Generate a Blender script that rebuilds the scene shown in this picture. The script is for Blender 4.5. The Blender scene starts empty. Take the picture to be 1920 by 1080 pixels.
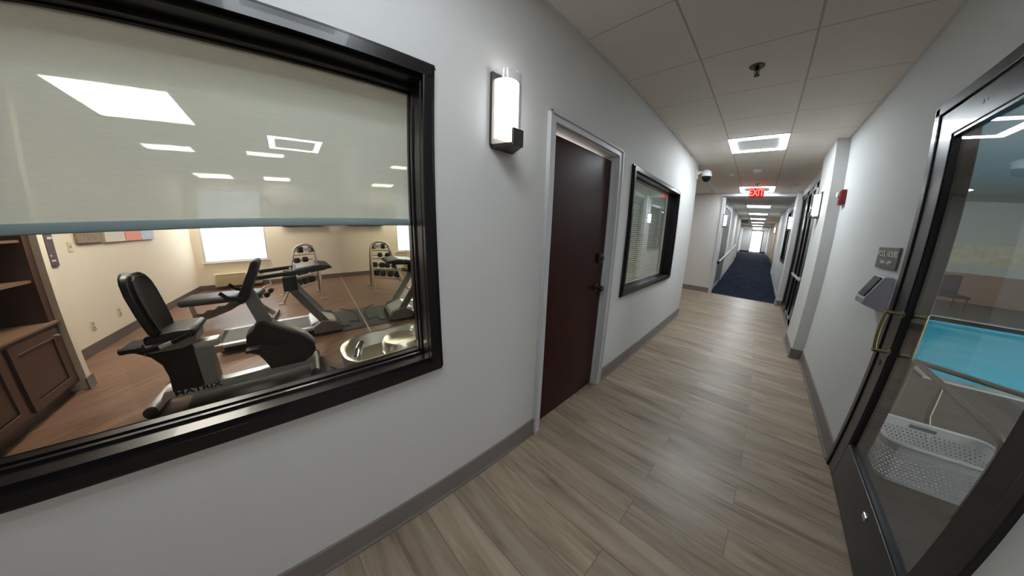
import bpy, bmesh, math, random
from mathutils import Matrix, Vector
random.seed(7)
S = bpy.context.scene
COL = S.collection
PI = math.pi

# ------------------------------------------------------------------ camera
cd = bpy.data.cameras.new('camera')
co = bpy.data.objects.new('camera', cd); COL.objects.link(co); S.camera = co
R_ = (0.6860033678960954, 0.727206978073027, 0.023861900115256657)
U_ = (-0.18062557249968814, 0.13843924058938917, 0.973760226762314)
F_ = (-0.7048218085405518, 0.6723128644514615, -0.22632196203350746)
co.matrix_world = Matrix(((R_[0], U_[0], -F_[0], .9618), (R_[1], U_[1], -F_[1], 0),
                          (R_[2], U_[2], -F_[2], 1.4156), (0, 0, 0, 1)))
# wide phone lens with barrel curvature
cd.type = 'PANO'; cd.panorama_type = 'FISHEYE_LENS_POLYNOMIAL'
cd.sensor_width = 36; cd.sensor_height = 20.25
cd.fisheye_fov = PI
cd.fisheye_polynomial_k0 = 0
cd.fisheye_polynomial_k1 = -0.11594124175829071
cd.fisheye_polynomial_k2 = 0.001752216179041681
cd.fisheye_polynomial_k3 = 9.68490601945658e-05
cd.fisheye_polynomial_k4 = -3.149395490078871e-06
cd.clip_start = .02; cd.clip_end = 200

# ------------------------------------------------------------------ world + exposure
W = bpy.data.worlds.new('daylight'); S.world = W; W.use_nodes = True
bg = W.node_tree.nodes['Background']; bg.inputs[0].default_value = (.93, .97, 1, 1); bg.inputs[1].default_value = 3.2
S.view_settings.view_transform = 'Standard'; S.view_settings.look = 'None'
S.view_settings.gamma = 1; S.view_settings.use_curve_mapping = False
S.view_settings.exposure = 1.75
S.cycles.max_bounces = 8; S.cycles.diffuse_bounces = 5; S.cycles.glossy_bounces = 4
S.cycles.transmission_bounces = 6; S.cycles.transparent_max_bounces = 12
S.cycles.caustics_reflective = False; S.cycles.caustics_refractive = False
S.cycles.sample_clamp_indirect = 4
S.cycles.use_denoising = True
try: S.cycles.denoiser = 'OPENIMAGEDENOISE'
except Exception: pass

# light strengths in one place
E_CORR = 19.0       # corridor panel rim
E_CORR_C = .02      # corridor panel centre
E_GYM = 8.0
E_SCONCE = 2.4
E_LOBBY = 16.0

# ------------------------------------------------------------------ materials
M = {}
def mat(name, col, rough=.6, metal=0, spec=.5, noise=0, nscale=40, bump=0, bscale=200, emit=None, estr=0, coat=0):
    m = bpy.data.materials.new(name); m.use_nodes = True; nt = m.node_tree; b = nt.nodes['Principled BSDF']
    b.inputs['Base Color'].default_value = (*col, 1); b.inputs['Roughness'].default_value = rough
    b.inputs['Metallic'].default_value = metal; b.inputs['Specular IOR Level'].default_value = spec
    b.inputs['Coat Weight'].default_value = coat
    tc = nt.nodes.new('ShaderNodeTexCoord')
    if noise:
        n = nt.nodes.new('ShaderNodeTexNoise'); n.inputs['Scale'].default_value = nscale; n.inputs['Detail'].default_value = 4
        nt.links.new(tc.outputs['Object'], n.inputs['Vector'])
        r = nt.nodes.new('ShaderNodeMixRGB'); r.inputs[1].default_value = (*[c*(1-noise) for c in col], 1)
        r.inputs[2].default_value = (*[min(1, c*(1+noise)) for c in col], 1)
        nt.links.new(n.outputs['Fac'], r.inputs[0]); nt.links.new(r.outputs[0], b.inputs['Base Color'])
    if bump:
        n = nt.nodes.new('ShaderNodeTexNoise'); n.inputs['Scale'].default_value = bscale; n.inputs['Detail'].default_value = 3
        nt.links.new(tc.outputs['Object'], n.inputs['Vector'])
        bp = nt.nodes.new('ShaderNodeBump'); bp.inputs['Strength'].default_value = bump; bp.inputs['Distance'].default_value = .002
        nt.links.new(n.outputs['Fac'], bp.inputs['Height']); nt.links.new(bp.outputs[0], b.inputs['Normal'])
    if emit:
        b.inputs['Emission Color'].default_value = (*emit, 1); b.inputs['Emission Strength'].default_value = estr
    M[name] = m
    return m

def planks(name, c1, c2, c3, plank_w, plank_l, rot, rough, off=(0, 0, 0)):
    """wood planks: per plank tone, long grain streaks, dark soft knots, fine seams"""
    m = bpy.data.materials.new(name); m.use_nodes = True; nt = m.node_tree; b = nt.nodes['Principled BSDF']
    L = nt.links.new; N = nt.nodes.new
    tc = N('ShaderNodeTexCoord'); mp = N('ShaderNodeMapping'); mp.inputs['Rotation'].default_value = (0, 0, rot)
    mp.inputs['Location'].default_value = off
    L(tc.outputs['Object'], mp.inputs['Vector'])
    br = N('ShaderNodeTexBrick'); br.offset = .37; br.offset_frequency = 2; br.squash = 1
    br.inputs['Scale'].default_value = 1; br.inputs['Brick Width'].default_value = plank_l; br.inputs['Row Height'].default_value = plank_w
    br.inputs['Mortar Size'].default_value = .0012; br.inputs['Mortar Smooth'].default_value = .3; br.inputs['Bias'].default_value = 0
    br.inputs['Color1'].default_value = (0, 0, 0, 1); br.inputs['Color2'].default_value = (1, 1, 1, 1); br.inputs['Mortar'].default_value = (.5, .5, .5, 1)
    L(mp.outputs[0], br.inputs['Vector'])
    # per plank offset for the grain
    sx = N('ShaderNodeSeparateXYZ'); L(mp.outputs[0], sx.inputs[0])
    cx = N('ShaderNodeCombineXYZ')
    ml = N('ShaderNodeMath'); ml.operation = 'MULTIPLY'; ml.inputs[1].default_value = 1.1; L(sx.outputs[0], ml.inputs[0]); L(ml.outputs[0], cx.inputs[0])
    my = N('ShaderNodeMath'); my.operation = 'MULTIPLY'; my.inputs[1].default_value = 9.5; L(sx.outputs[1], my.inputs[0]); L(my.outputs[0], cx.inputs[1])
    bw = N('ShaderNodeRGBToBW'); L(br.outputs['Color'], bw.inputs[0])
    mz = N('ShaderNodeMath'); mz.operation = 'MULTIPLY'; mz.inputs[1].default_value = 9; L(bw.outputs[0], mz.inputs[0]); L(mz.outputs[0], cx.inputs[2])
    g = N('ShaderNodeTexNoise'); g.inputs['Scale'].default_value = 1.6; g.inputs['Detail'].default_value = 6; g.inputs['Roughness'].default_value = .6; g.inputs['Distortion'].default_value = .6
    L(cx.outputs[0], g.inputs['Vector'])
    ramp = N('ShaderNodeValToRGB'); e = ramp.color_ramp.elements
    e[0].position = .28; e[0].color = (*c1, 1); e[1].position = .66; e[1].color = (*c3, 1); k = e.new(.47); k.color = (*c2, 1)
    L(g.outputs['Fac'], ramp.inputs[0])
    tone = N('ShaderNodeMixRGB'); tone.blend_type = 'MULTIPLY'; tone.inputs[0].default_value = 1
    tr = N('ShaderNodeMapRange'); tr.inputs['To Min'].default_value = .86; tr.inputs['To Max'].default_value = 1.12; L(bw.outputs[0], tr.inputs[0])
    L(ramp.outputs[0], tone.inputs[1]); L(tr.outputs[0], tone.inputs[2])
    fine = N('ShaderNodeTexNoise'); fine.inputs['Scale'].default_value = 9; fine.inputs['Detail'].default_value = 5
    L(cx.outputs[0], fine.inputs['Vector'])
    fr = N('ShaderNodeMapRange'); fr.inputs['To Min'].default_value = .88; fr.inputs['To Max'].default_value = 1.1; L(fine.outputs['Fac'], fr.inputs[0])
    t2 = N('ShaderNodeMixRGB'); t2.blend_type = 'MULTIPLY'; t2.inputs[0].default_value = 1; L(tone.outputs[0], t2.inputs[1]); L(fr.outputs[0], t2.inputs[2])
    seam = N('ShaderNodeMixRGB'); seam.inputs[2].default_value = (*[c*.55 for c in c1], 1); L(br.outputs['Fac'], seam.inputs[0]); L(t2.outputs[0], seam.inputs[1])
    L(seam.outputs[0], b.inputs['Base Color'])
    b.inputs['Roughness'].default_value = rough; b.inputs['Specular IOR Level'].default_value = .36
    bp = N('ShaderNodeBump'); bp.inputs['Strength'].default_value = .08; bp.inputs['Distance'].default_value = .002
    L(g.outputs['Fac'], bp.inputs['Height']); L(bp.outputs[0], b.inputs['Normal'])
    M[name] = m; return m

planks('corridor_planks', (.155, .112, .077), (.295, .224, .158), (.385, .308, .228), .172, 1.22, 0, .38, (.02, .03, 0))
planks('gym_planks', (.115, .058, .035), (.165, .088, .054), (.225, .128, .084), .10, 1.0, math.radians(50), .38)
mat('wall_paint', (.63, .625, .605), .75, bump=.25, bscale=260, noise=.02, nscale=3)
mat('wall_paint_right', (.60, .605, .59), .75, bump=.25, bscale=260, noise=.02, nscale=3)
mat('cream_wall', (.76, .68, .55), .8, bump=.15)
mat('gym_ceiling_tile', (.72, .70, .64), .9)
mat('base_vinyl', (.20, .175, .16), .5)
mat('base_dark', (.115, .085, .075), .5)
mat('navy_base', (.015, .02, .045), .6)
mat('bronze', (.009, .0075, .008), .3, spec=.4, coat=.08)
mat('bronze_alu', (.010, .0095, .011), .32, metal=.2, spec=.55, coat=.2)
mat('door_wood', (.032, .006, .005), .33, noise=.3, nscale=6, spec=.17)
mat('white_trim', (.58, .58, .59), .4)
mat('black_metal', (.012, .012, .013), .35)
mat('black_plastic', (.006, .006, .007), .5, spec=.15)
mat('dark_vinyl', (.010, .012, .016), .42, spec=.3, coat=.04)
mat('grey_plastic', (.32, .325, .33), .45)
mat('silver_paint', (.64, .65, .66), .3, metal=.25)
mat('mid_silver', (.24, .24, .235), .4, metal=.2)
mat('champagne_tube', (.42, .37, .32), .35, metal=.6)
mat('chrome', (.75, .76, .78), .15, metal=1)
mat('steel', (.86, .82, .73), .33, metal=1)
mat('brass', (.30, .255, .14), .3, metal=1)
mat('rail_bronze', (.30, .26, .21), .4, metal=.7)
mat('cabinet_wood', (.075, .034, .022), .35, noise=.25, nscale=9)
mat('cabinet_edge', (.20, .115, .07), .3)
mat('ivory', (.64, .57, .38), .5)
mat('ivory_vent', (.36, .31, .19), .5)
mat('white_plastic', (.72, .72, .70), .35)
mat('lilac_plastic', (.36, .36, .42), .4)
mat('rubber', (.02, .02, .02), .8)
mat('mat_rubber', (.045, .048, .047), .7, noise=.15)
mat('belt', (.085, .088, .085), .6)
mat('white_cable', (.6, .58, .52), .5)
mat('plaque', (.13, .115, .105), .5)
mat('letter_white', (.62, .6, .56), .5)
mat('alarm_red', (.20, .008, .014), .35)
mat('strobe', (.8, .8, .8), .2)
mat('pool_deck', (.155, .12, .10), .5, noise=.15, nscale=5)
mat('pool_wall', (.42, .43, .40), .7)
mat('pool_brown', (.22, .13, .085), .6, noise=.2, nscale=4)
mat('pool_yellow', (.50, .47, .33), .6, noise=.35, nscale=6)
mat('pool_ceiling', (.62, .62, .61), .8)
mat('pool_blue', (.02, .36, .52), .5)
mat('basket_white', (.85, .85, .85), .45)
mat('bright_frame', (.7, .7, .72), .4)
mat('grey_door', (.19, .165, .15), .5)
mat('painting_brown', (.22, .15, .09), .6, noise=.6, nscale=18)
mat('painting_cream', (.60, .56, .48), .6, noise=.15, nscale=5)
mat('painting_coral', (.72, .25, .16), .6, noise=.1, nscale=8)
mat('painting_blue', (.42, .47, .62), .6, noise=.25, nscale=10)
mat('sign_purple', (.075, .04, .05), .4)
mat('red_letter', (.6, .02, .02), .5, emit=(1, .14, .11), estr=.8)
mat('red_face', (.4, .02, .02), .5, emit=(1, .02, .02), estr=.07)
mat('blind_slat', (.40, .50, .46), .5)
mat('towel_white', (.6, .62, .68), .8)
mat('led_rim', (.9, .9, .9), .5, emit=(.86, .94, 1), estr=E_CORR)
mat('led_centre', (.8, .8, .8), .5, emit=(.86, .94, 1), estr=E_CORR_C)
mat('led_full', (.9, .9, .9), .5, emit=(.88, .95, 1), estr=E_CORR*.3)
mat('led_rim_soft', (.9, .9, .9), .5, emit=(.86, .94, 1), estr=9.3)
mat('led_lobby', (.9, .9, .9), .5, emit=(.95, .97, 1), estr=E_LOBBY)
mat('led_gym', (.9, .9, .9), .5, emit=(1, .93, .82), estr=E_GYM)
mat('sconce_glow', (.9, .9, .9), .4, emit=(1, .965, .93), estr=E_SCONCE)
mat('led_warm', (.9, .9, .9), .5, emit=(1, .78, .55), estr=7)
mat('pool_lamp', (.9, .9, .9), .4, emit=(1, .97, .9), estr=9)
mat('underwater_lamp', (.9, .9, .9), .4, emit=(.25, .85, 1), estr=14)
mat('display', (.05, .06, .07), .2)
mat('brushed_nickel', (.10, .09, .08), .4, metal=.8)

def glassy(name, tint, refl=1.0, rough=0):
    """architectural pane: transparent body + fresnel mirror"""
    m = bpy.data.materials.new(name); m.use_nodes = True; nt = m.node_tree; nt.nodes.clear()
    N = nt.nodes.new; L = nt.links.new
    o = N('ShaderNodeOutputMaterial'); t = N('ShaderNodeBsdfTransparent'); t.inputs[0].default_value = (*tint, 1)
    g = N('ShaderNodeBsdfGlossy'); g.inputs['Roughness'].default_value = rough; g.inputs[0].default_value = (.95, .97, 1, 1)
    # Schlick term from the view angle, the same on both faces of the sheet
    ge = N('ShaderNodeNewGeometry'); dt = N('ShaderNodeVectorMath'); dt.operation = 'DOT_PRODUCT'; L(ge.outputs['Normal'], dt.inputs[0]); L(ge.outputs['Incoming'], dt.inputs[1])
    ab = N('ShaderNodeMath'); ab.operation = 'ABSOLUTE'; L(dt.outputs['Value'], ab.inputs[0])
    om = N('ShaderNodeMath'); om.operation = 'SUBTRACT'; om.inputs[0].default_value = 1; L(ab.outputs[0], om.inputs[1])
    pw = N('ShaderNodeMath'); pw.operation = 'POWER'; pw.inputs[1].default_value = 5; L(om.outputs[0], pw.inputs[0])
    ma = N('ShaderNodeMath'); ma.operation = 'MULTIPLY_ADD'; ma.inputs[1].default_value = .96; ma.inputs[2].default_value = .04; L(pw.outputs[0], ma.inputs[0])
    mu = N('ShaderNodeMath'); mu.operation = 'MULTIPLY'; mu.use_clamp = True; mu.inputs[1].default_value = refl; L(ma.outputs[0], mu.inputs[0])
    mx = N('ShaderNodeMixShader'); L(mu.outputs[0], mx.inputs[0]); L(t.outputs[0], mx.inputs[1]); L(g.outputs[0], mx.inputs[2]); L(mx.outputs[0], o.inputs[0])
    M[name] = m; return m
glassy('pane_glass', (.97, .98, .97), .55)
glassy('pool_glass', (.80, .82, .82), .8)
glassy('office_glass', (.97, .98, .97), 1.3)
glassy('clear_glass', (.93, .95, .97), 1.2)
glassy('dark_glass', (.25, .26, .27), .5)

def sheer(name, col, open_, transl=.5):
    m = bpy.data.materials.new(name); m.use_nodes = True; nt = m.node_tree; nt.nodes.clear(); N = nt.nodes.new; L = nt.links.new
    o = N('ShaderNodeOutputMaterial'); t = N('ShaderNodeBsdfTransparent'); d = N('ShaderNodeBsdfDiffuse'); tr = N('ShaderNodeBsdfTranslucent')
    d.inputs[0].default_value = (*col, 1); tr.inputs[0].default_value = (*col, 1)
    a = N('ShaderNodeMixShader'); a.inputs[0].default_value = transl; L(d.outputs[0], a.inputs[1]); L(tr.outputs[0], a.inputs[2])
    w = N('ShaderNodeMixShader')
    # fine horizontal weave modulates the openness
    tc = N('ShaderNodeTexCoord'); mp = N('ShaderNodeMapping'); mp.inputs['Scale'].default_value = (1, 6, 90); n = N('ShaderNodeTexNoise'); n.inputs['Scale'].default_value = 4
    L(tc.outputs['Object'], mp.inputs[0]); L(mp.outputs[0], n.inputs['Vector'])
    mr = N('ShaderNodeMapRange'); mr.inputs['To Min'].default_value = max(0, open_-.06); mr.inputs['To Max'].default_value = open_+.06; L(n.outputs['Fac'], mr.inputs[0])
    L(mr.outputs[0], w.inputs[0]); L(a.outputs[0], w.inputs[1]); L(t.outputs[0], w.inputs[2]); L(w.outputs[0], o.inputs[0])
    M[name] = m; return m
sheer('solar_shade', (.93, .93, .86), .20, .5)
sheer('window_shade', (.88, .90, .92), .05, .75)

def mirror_mat():
    m = bpy.data.materials.new('mirror'); m.use_nodes = True; b = m.node_tree.nodes['Principled BSDF']
    b.inputs['Base Color'].default_value = (.74, .78, .64, 1); b.inputs['Metallic'].default_value = 1; b.inputs['Roughness'].default_value = .01
    M['mirror'] = m
mirror_mat()

def water_mat():
    m = bpy.data.materials.new('pool_water'); m.use_nodes = True; nt = m.node_tree; b = nt.nodes['Principled BSDF']; N = nt.nodes.new; L = nt.links.new
    b.inputs['Base Color'].default_value = (.02, .42, .62, 1); b.inputs['Roughness'].default_value = .08
    n = N('ShaderNodeTexNoise'); n.inputs['Scale'].default_value = 1.6; n.inputs['Detail'].default_value = 3
    tc = N('ShaderNodeTexCoord'); L(tc.outputs['Object'], n.inputs['Vector'])
    r = N('ShaderNodeValToRGB'); r.color_ramp.elements[0].color = (.01, .32, .50, 1); r.color_ramp.elements[1].color = (.05, .55, .72, 1); L(n.outputs['Fac'], r.inputs[0]); L(r.outputs[0], b.inputs['Base Color'])
    # low emission in the water colour stands in for light from the basin
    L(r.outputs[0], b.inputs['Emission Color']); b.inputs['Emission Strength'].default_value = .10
    n2 = N('ShaderNodeTexNoise'); n2.inputs['Scale'].default_value = 7; L(tc.outputs['Object'], n2.inputs['Vector'])
    bp = N('ShaderNodeBump'); bp.inputs['Strength'].default_value = .25; bp.inputs['Distance'].default_value = .02; L(n2.outputs['Fac'], bp.inputs['Height']); L(bp.outputs[0], b.inputs['Normal'])
    M['pool_water'] = m
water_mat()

def carpet_mat():
    m = bpy.data.materials.new('navy_carpet'); m.use_nodes = True; nt = m.node_tree; b = nt.nodes['Principled BSDF']; N = nt.nodes.new; L = nt.links.new
    tc = N('ShaderNodeTexCoord'); mp = N('ShaderNodeMapping'); mp.inputs['Scale'].default_value = (2.2, 16, 1); L(tc.outputs['Object'], mp.inputs[0])
    n = N('ShaderNodeTexNoise'); n.inputs['Scale'].default_value = 1.7; n.inputs['Detail'].default_value = 6; n.inputs['Roughness'].default_value = .7; L(mp.outputs[0], n.inputs['Vector'])
    r = N('ShaderNodeValToRGB'); e = r.color_ramp.elements; e[0].position = .40; e[0].color = (.0025, .004, .013, 1); e[1].position = .72; e[1].color = (.06, .07, .10, 1)
    k = e.new(.52); k.color = (.007, .011, .026, 1); L(n.outputs['Fac'], r.inputs[0]); L(r.outputs[0], b.inputs['Base Color']); b.inputs['Roughness'].default_value = .95; b.inputs['Specular IOR Level'].default_value = .08
    M['navy_carpet'] = m
carpet_mat()

def tile_ceiling(name, col, ox, oy, sx, sy, line=(.5)):
    m = bpy.data.materials.new(name); m.use_nodes = True; nt = m.node_tree; b = nt.nodes['Principled BSDF']; N = nt.nodes.new; L = nt.links.new
    tc = N('ShaderNodeTexCoord'); s = N('ShaderNodeSeparateXYZ'); L(tc.outputs['Object'], s.inputs[0])
    def axis(out, o, p, w):
        a = N('ShaderNodeMath'); a.operation = 'SUBTRACT'; a.inputs[1].default_value = o; L(out, a.inputs[0])
        c = N('ShaderNodeMath'); c.operation = 'PINGPONG'; c.inputs[1].default_value = p/2; L(a.outputs[0], c.inputs[0])
        d = N('ShaderNodeMath'); d.operation = 'LESS_THAN'; d.inputs[1].default_value = w; L(c.outputs[0], d.inputs[0]); return d
    a = axis(s.outputs[0], ox, sx, .0065); c = axis(s.outputs[1], oy, sy, .004)
    mx = N('ShaderNodeMath'); mx.operation = 'MAXIMUM'; L(a.outputs[0], mx.inputs[0]); L(c.outputs[0], mx.inputs[1])
    n = N('ShaderNodeTexNoise'); n.inputs['Scale'].default_value = 90; n.inputs['Detail'].default_value = 3; L(tc.outputs['Object'], n.inputs['Vector'])
    r = N('ShaderNodeMixRGB'); r.inputs[1].default_value = (*[c_*.93 for c_ in col], 1); r.inputs[2].default_value = (*[c_*1.05 for c_ in col], 1); L(n.outputs['Fac'], r.inputs[0])
    q = N('ShaderNodeMixRGB'); q.inputs[2].default_value = (*[c_*line for c_ in col], 1); L(mx.outputs[0], q.inputs[0]); L(r.outputs[0], q.inputs[1]); L(q.outputs[0], b.inputs['Base Color'])
    b.inputs['Roughness'].default_value = .9; b.inputs['Specular IOR Level'].default_value = .2
    bp = N('ShaderNodeBump'); bp.inputs['Strength'].default_value = .3; bp.inputs['Distance'].default_value = .002; L(n.outputs['Fac'], bp.inputs['Height']); L(bp.outputs[0], b.inputs['Normal'])
    M[name] = m
tile_ceiling('ceiling_tile', (.74, .70, .64), .535, 2.13, .615, .62, .62)
tile_ceiling('gym_tile', (.66, .62, .54), -7.6, -2.6, .61, .61, .8)

# ------------------------------------------------------------------ mesh helpers
class MB:
    """collects shapes and links them as ONE mesh object"""
    def __init__(s, T=None): s.bm = bmesh.new(); s.T = T or Matrix.Identity(4)
    def add(s, vs, fs, T=None):
        t = s.T @ (T or Matrix.Identity(4)); v = [s.bm.verts.new(t @ Vector(p)) for p in vs]
        for f in fs:
            try: s.bm.faces.new([v[i] for i in f])
            except ValueError: pass
    def box(s, x0, x1, y0, y1, z0, z1, T=None):
        s.add([(x0,y0,z0),(x1,y0,z0),(x1,y1,z0),(x0,y1,z0),(x0,y0,z1),(x1,y0,z1),(x1,y1,z1),(x0,y1,z1)],
              [(0,3,2,1),(4,5,6,7),(0,1,5,4),(1,2,6,5),(2,3,7,6),(3,0,4,7)], T); return s
    def bbox(s, x0, x1, y0, y1, z0, z1, r=.01, T=None, seg=2):
        """rounded box"""
        b = bmesh.new(); vs = [b.verts.new(p) for p in [(x0,y0,z0),(x1,y0,z0),(x1,y1,z0),(x0,y1,z0),(x0,y0,z1),(x1,y0,z1),(x1,y1,z1),(x0,y1,z1)]]
        for f in [(0,3,2,1),(4,5,6,7),(0,1,5,4),(1,2,6,5),(2,3,7,6),(3,0,4,7)]: b.faces.new([vs[i] for i in f])
        r = min(r, (x1-x0)*.49, (y1-y0)*.49, (z1-z0)*.49)
        bmesh.ops.bevel(b, geom=b.edges[:], offset=r, segments=seg, affect='EDGES', profile=.5)
        b.verts.index_update(); s.add([v.co[:] for v in b.verts], [[v.index for v in f.verts] for f in b.faces], T); b.free(); return s
    def tube(s, pts, r, n=10, cap=True, T=None, flat=1.0):
        pts = [Vector(p) for p in pts]; rs = r if isinstance(r, (list, tuple)) else [r]*len(pts)
        rings = []; up = None
        for i, p in enumerate(pts):
            d = (pts[min(i+1, len(pts)-1)] - pts[max(i-1, 0)]).normalized()
            if up is None: up = Vector((0, 0, 1)) if abs(d.z) < .95 else Vector((1, 0, 0))
            a = d.cross(up)
            if a.length < 1e-5: up = Vector((0, 1, 0)); a = d.cross(up)
            a.normalize(); b = a.cross(d).normalized(); up = b
            rings.append([p + (a*math.cos(2*PI*k/n)*flat + b*math.sin(2*PI*k/n))*rs[i] for k in range(n)])
        vs = [v for rg in rings for v in rg]; fs = []
        for i in range(len(rings)-1):
            for k in range(n): fs.append((i*n+k, i*n+(k+1) % n, (i+1)*n+(k+1) % n, (i+1)*n+k))
        if cap: fs += [tuple(range(n-1, -1, -1)), tuple((len(rings)-1)*n+k for k in range(n))]
        s.add(vs, fs, T); return s
    def beam(s, p0, p1, w, h, T=None, up=(0, 0, 1)):
        """rectangular bar from p0 to p1, w sideways, h along up"""
        p0, p1 = Vector(p0), Vector(p1); d = (p1-p0).normalized(); u = Vector(up)
        a = d.cross(u); a = a.normalized() if a.length > 1e-5 else Vector((1, 0, 0)); b = a.cross(d).normalized()
        vs = [p + a*sx*w/2 + b*sy*h/2 for p in (p0, p1) for sx, sy in ((-1,-1),(1,-1),(1,1),(-1,1))]
        s.add(vs, [(3,2,1,0),(4,5,6,7),(0,1,5,4),(1,2,6,5),(2,3,7,6),(3,0,4,7)], T); return s
    def prism(s, poly, axis, a0, a1, T=None):
        """polygon of 2D points extruded along axis ('x': poly is (y,z); 'y': (x,z); 'z': (x,y))"""
        def P(p, a): return {'x': (a, p[0], p[1]), 'y': (p[0], a, p[1]), 'z': (p[0], p[1], a)}[axis]
        n = len(poly); vs = [P(p, a0) for p in poly] + [P(p, a1) for p in poly]
        fs = [tuple(range(n))[::-1], tuple(range(n, 2*n))] + [(i, (i+1) % n, n+(i+1) % n, n+i) for i in range(n)]
        s.add(vs, fs, T); return s
    def lathe(s, prof, c=(0, 0, 0), n=20, T=None, a0=0, a1=2*PI):
        """profile of (r,z) turned about a vertical axis through c"""
        full = abs(a1-a0-2*PI) < 1e-6; m = n if full else n+1; vs = []; fs = []
        for r, z in prof:
            for k in range(m):
                a = a0+(a1-a0)*k/n; vs.append((c[0]+r*math.cos(a), c[1]+r*math.sin(a), c[2]+z))
        for i in range(len(prof)-1):
            for k in range(n):
                k2 = (k+1) % m if full else k+1
                fs.append((i*m+k, i*m+k2, (i+1)*m+k2, (i+1)*m+k))
        s.add(vs, fs, T); return s
    def quad(s, a, b, c, d): s.add([a, b, c, d], [(0, 1, 2, 3)]); return s
    def frame(s, y0, y1, z0, z1, w, x0, x1, T=None):
        """rectangular ring in the yz plane, outer y0..y1 z0..z1, member width w"""
        for a in ((y0, y1, z1-w, z1), (y0, y1, z0, z0+w), (y0, y0+w, z0+w, z1-w), (y1-w, y1, z0+w, z1-w)):
            s.box(x0, x1, a[0], a[1], a[2], a[3], T)
        return s
    def build(s, name, m, parent=None, smooth=False, bevel=0, origin=None):
        bmesh.ops.remove_doubles(s.bm, verts=s.bm.verts, dist=1e-6)
        bmesh.ops.recalc_face_normals(s.bm, faces=s.bm.faces)
        me = bpy.data.meshes.new(name); s.bm.to_mesh(me); s.bm.free(); me.materials.append(M[m])
        o = bpy.data.objects.new(name, me); COL.objects.link(o)
        if parent is None and s.T != Matrix.Identity(4):
            me.transform(s.T.inverted()); o.matrix_world = s.T
            if origin is not None:
                l = s.T.inverted() @ Vector(origin); me.transform(Matrix.Translation(-l)); o.matrix_world = s.T @ Matrix.Translation(l)
            origin = None
        if parent is not None:
            o.parent = parent; o.matrix_parent_inverse = parent.matrix_world.inverted()
        elif origin is not None:
            me.transform(Matrix.Translation(-Vector(origin))); o.location = origin
        if bevel:
            b = o.modifiers.new('bevel', 'BEVEL'); b.width = bevel; b.segments = 2; b.limit_method = 'ANGLE'
        if smooth:
            for p in me.polygons: p.use_smooth = True
            if hasattr(me, 'set_sharp_from_angle'): me.set_sharp_from_angle(angle=math.radians(38))
        return o

def tag(o, label=None, cat=None, group=None, kind=None):
    if label: o['label'] = label
    if cat: o['category'] = cat
    if group: o['group'] = group
    if kind: o['kind'] = kind
    return o
def empty(name, loc, label=None, cat=None, group=None, kind=None):
    o = bpy.data.objects.new(name, None); COL.objects.link(o); o.location = loc; o.empty_display_size = .1
    o.matrix_world = Matrix.Translation(loc)
    return tag(o, label, cat, group, kind)
def struct(name, mb, m, **k): return tag(mb.build(name, m, **k), kind='structure')
def arc(cx, cy, r, a0, a1, n): return [(cx+r*math.cos(a0+(a1-a0)*i/n), cy+r*math.sin(a0+(a1-a0)*i/n)) for i in range(n+1)]
def text_mesh(txt, size, m, name, parent, T, extrude=.002, bold=False):
    cu = bpy.data.curves.new('t', 'FONT'); cu.body = txt; cu.size = size; cu.extrude = extrude; cu.align_x = 'CENTER'; cu.align_y = 'CENTER'
    if bold: cu.offset = size*.02
    t = bpy.data.objects.new('t', cu); COL.objects.link(t); dg = bpy.context.evaluated_depsgraph_get()
    me = bpy.data.meshes.new_from_object(t.evaluated_get(dg)); bpy.data.objects.remove(t); me.transform(T); me.name = name
    me.materials.clear(); me.materials.append(M[m]); o = bpy.data.objects.new(name, me); COL.objects.link(o)
    if parent is not None: o.parent = parent; o.matrix_parent_inverse = parent.matrix_world.inverted()
    return o

H = 2.63; WR = 1.722
GA = math.radians(-4.5)
GT = Matrix.Rotation(GA, 4, 'Z')          # gym walls run slightly askew of the corridor
def ceil_z(y): return H if y < 4.7 else H - .08*min(1, (y-4.7)/3.3)

# ------------------------------------------------------------------ setting: floors, ceilings
struct('floor', MB().box(-.12, WR+.12, -3, 8.0, -.1, 0).box(-3.2, -.12, 5.12, 8.0, -.1, 0).box(WR+.12, 5.2, -3, .9, -.1, 0), 'corridor_planks')
struct('floor', MB().box(-9.0, -.12, -5, 1.6, -.1, -.0005), 'gym_planks')
struct('floor', MB().box(WR+.12, 3.15, 1.02, 15, -.1, 0).box(3.15, 9.5, 1.02, 5.0, -.1, 0).box(3.15, 9.5, 10.4, 15, -.1, 0).box(9.5, 13, 1.02, 15, -.1, 0), 'pool_deck')
# carpet: ramp then landing
RZ = .40
def fz(y): return 0 if y < 10 else RZ*min(1, (y-10)/8)
mb = MB()
for a, b in ((8, 10), (10, 18), (18, 32)):
    mb.add([(-1.6,a,fz(a)),(3.2,a,fz(a)),(3.2,b,fz(b)),(-1.6,b,fz(b)),(-1.6,a,fz(a)-.1),(3.2,a,fz(a)-.1),(3.2,b,fz(b)-.1),(-1.6,b,fz(b)-.1)],
           [(0,1,2,3),(7,6,5,4),(0,4,5,1),(1,5,6,2),(2,6,7,3),(3,7,4,0)])
struct('floor', mb, 'navy_carpet')
mb = MB()
for a, b in ((-3, 4.7), (4.7, 8.1)):
    mb.add([(-3.2,a,ceil_z(a)),(WR+.14,a,ceil_z(a)),(WR+.14,b,ceil_z(b)),(-3.2,b,ceil_z(b)),(-3.2,a,2.8),(WR+.14,a,2.8),(WR+.14,b,2.8),(-3.2,b,2.8)],
           [(0,3,2,1),(4,5,6,7),(0,1,5,4),(1,2,6,5),(2,3,7,6),(3,0,4,7)])
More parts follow.
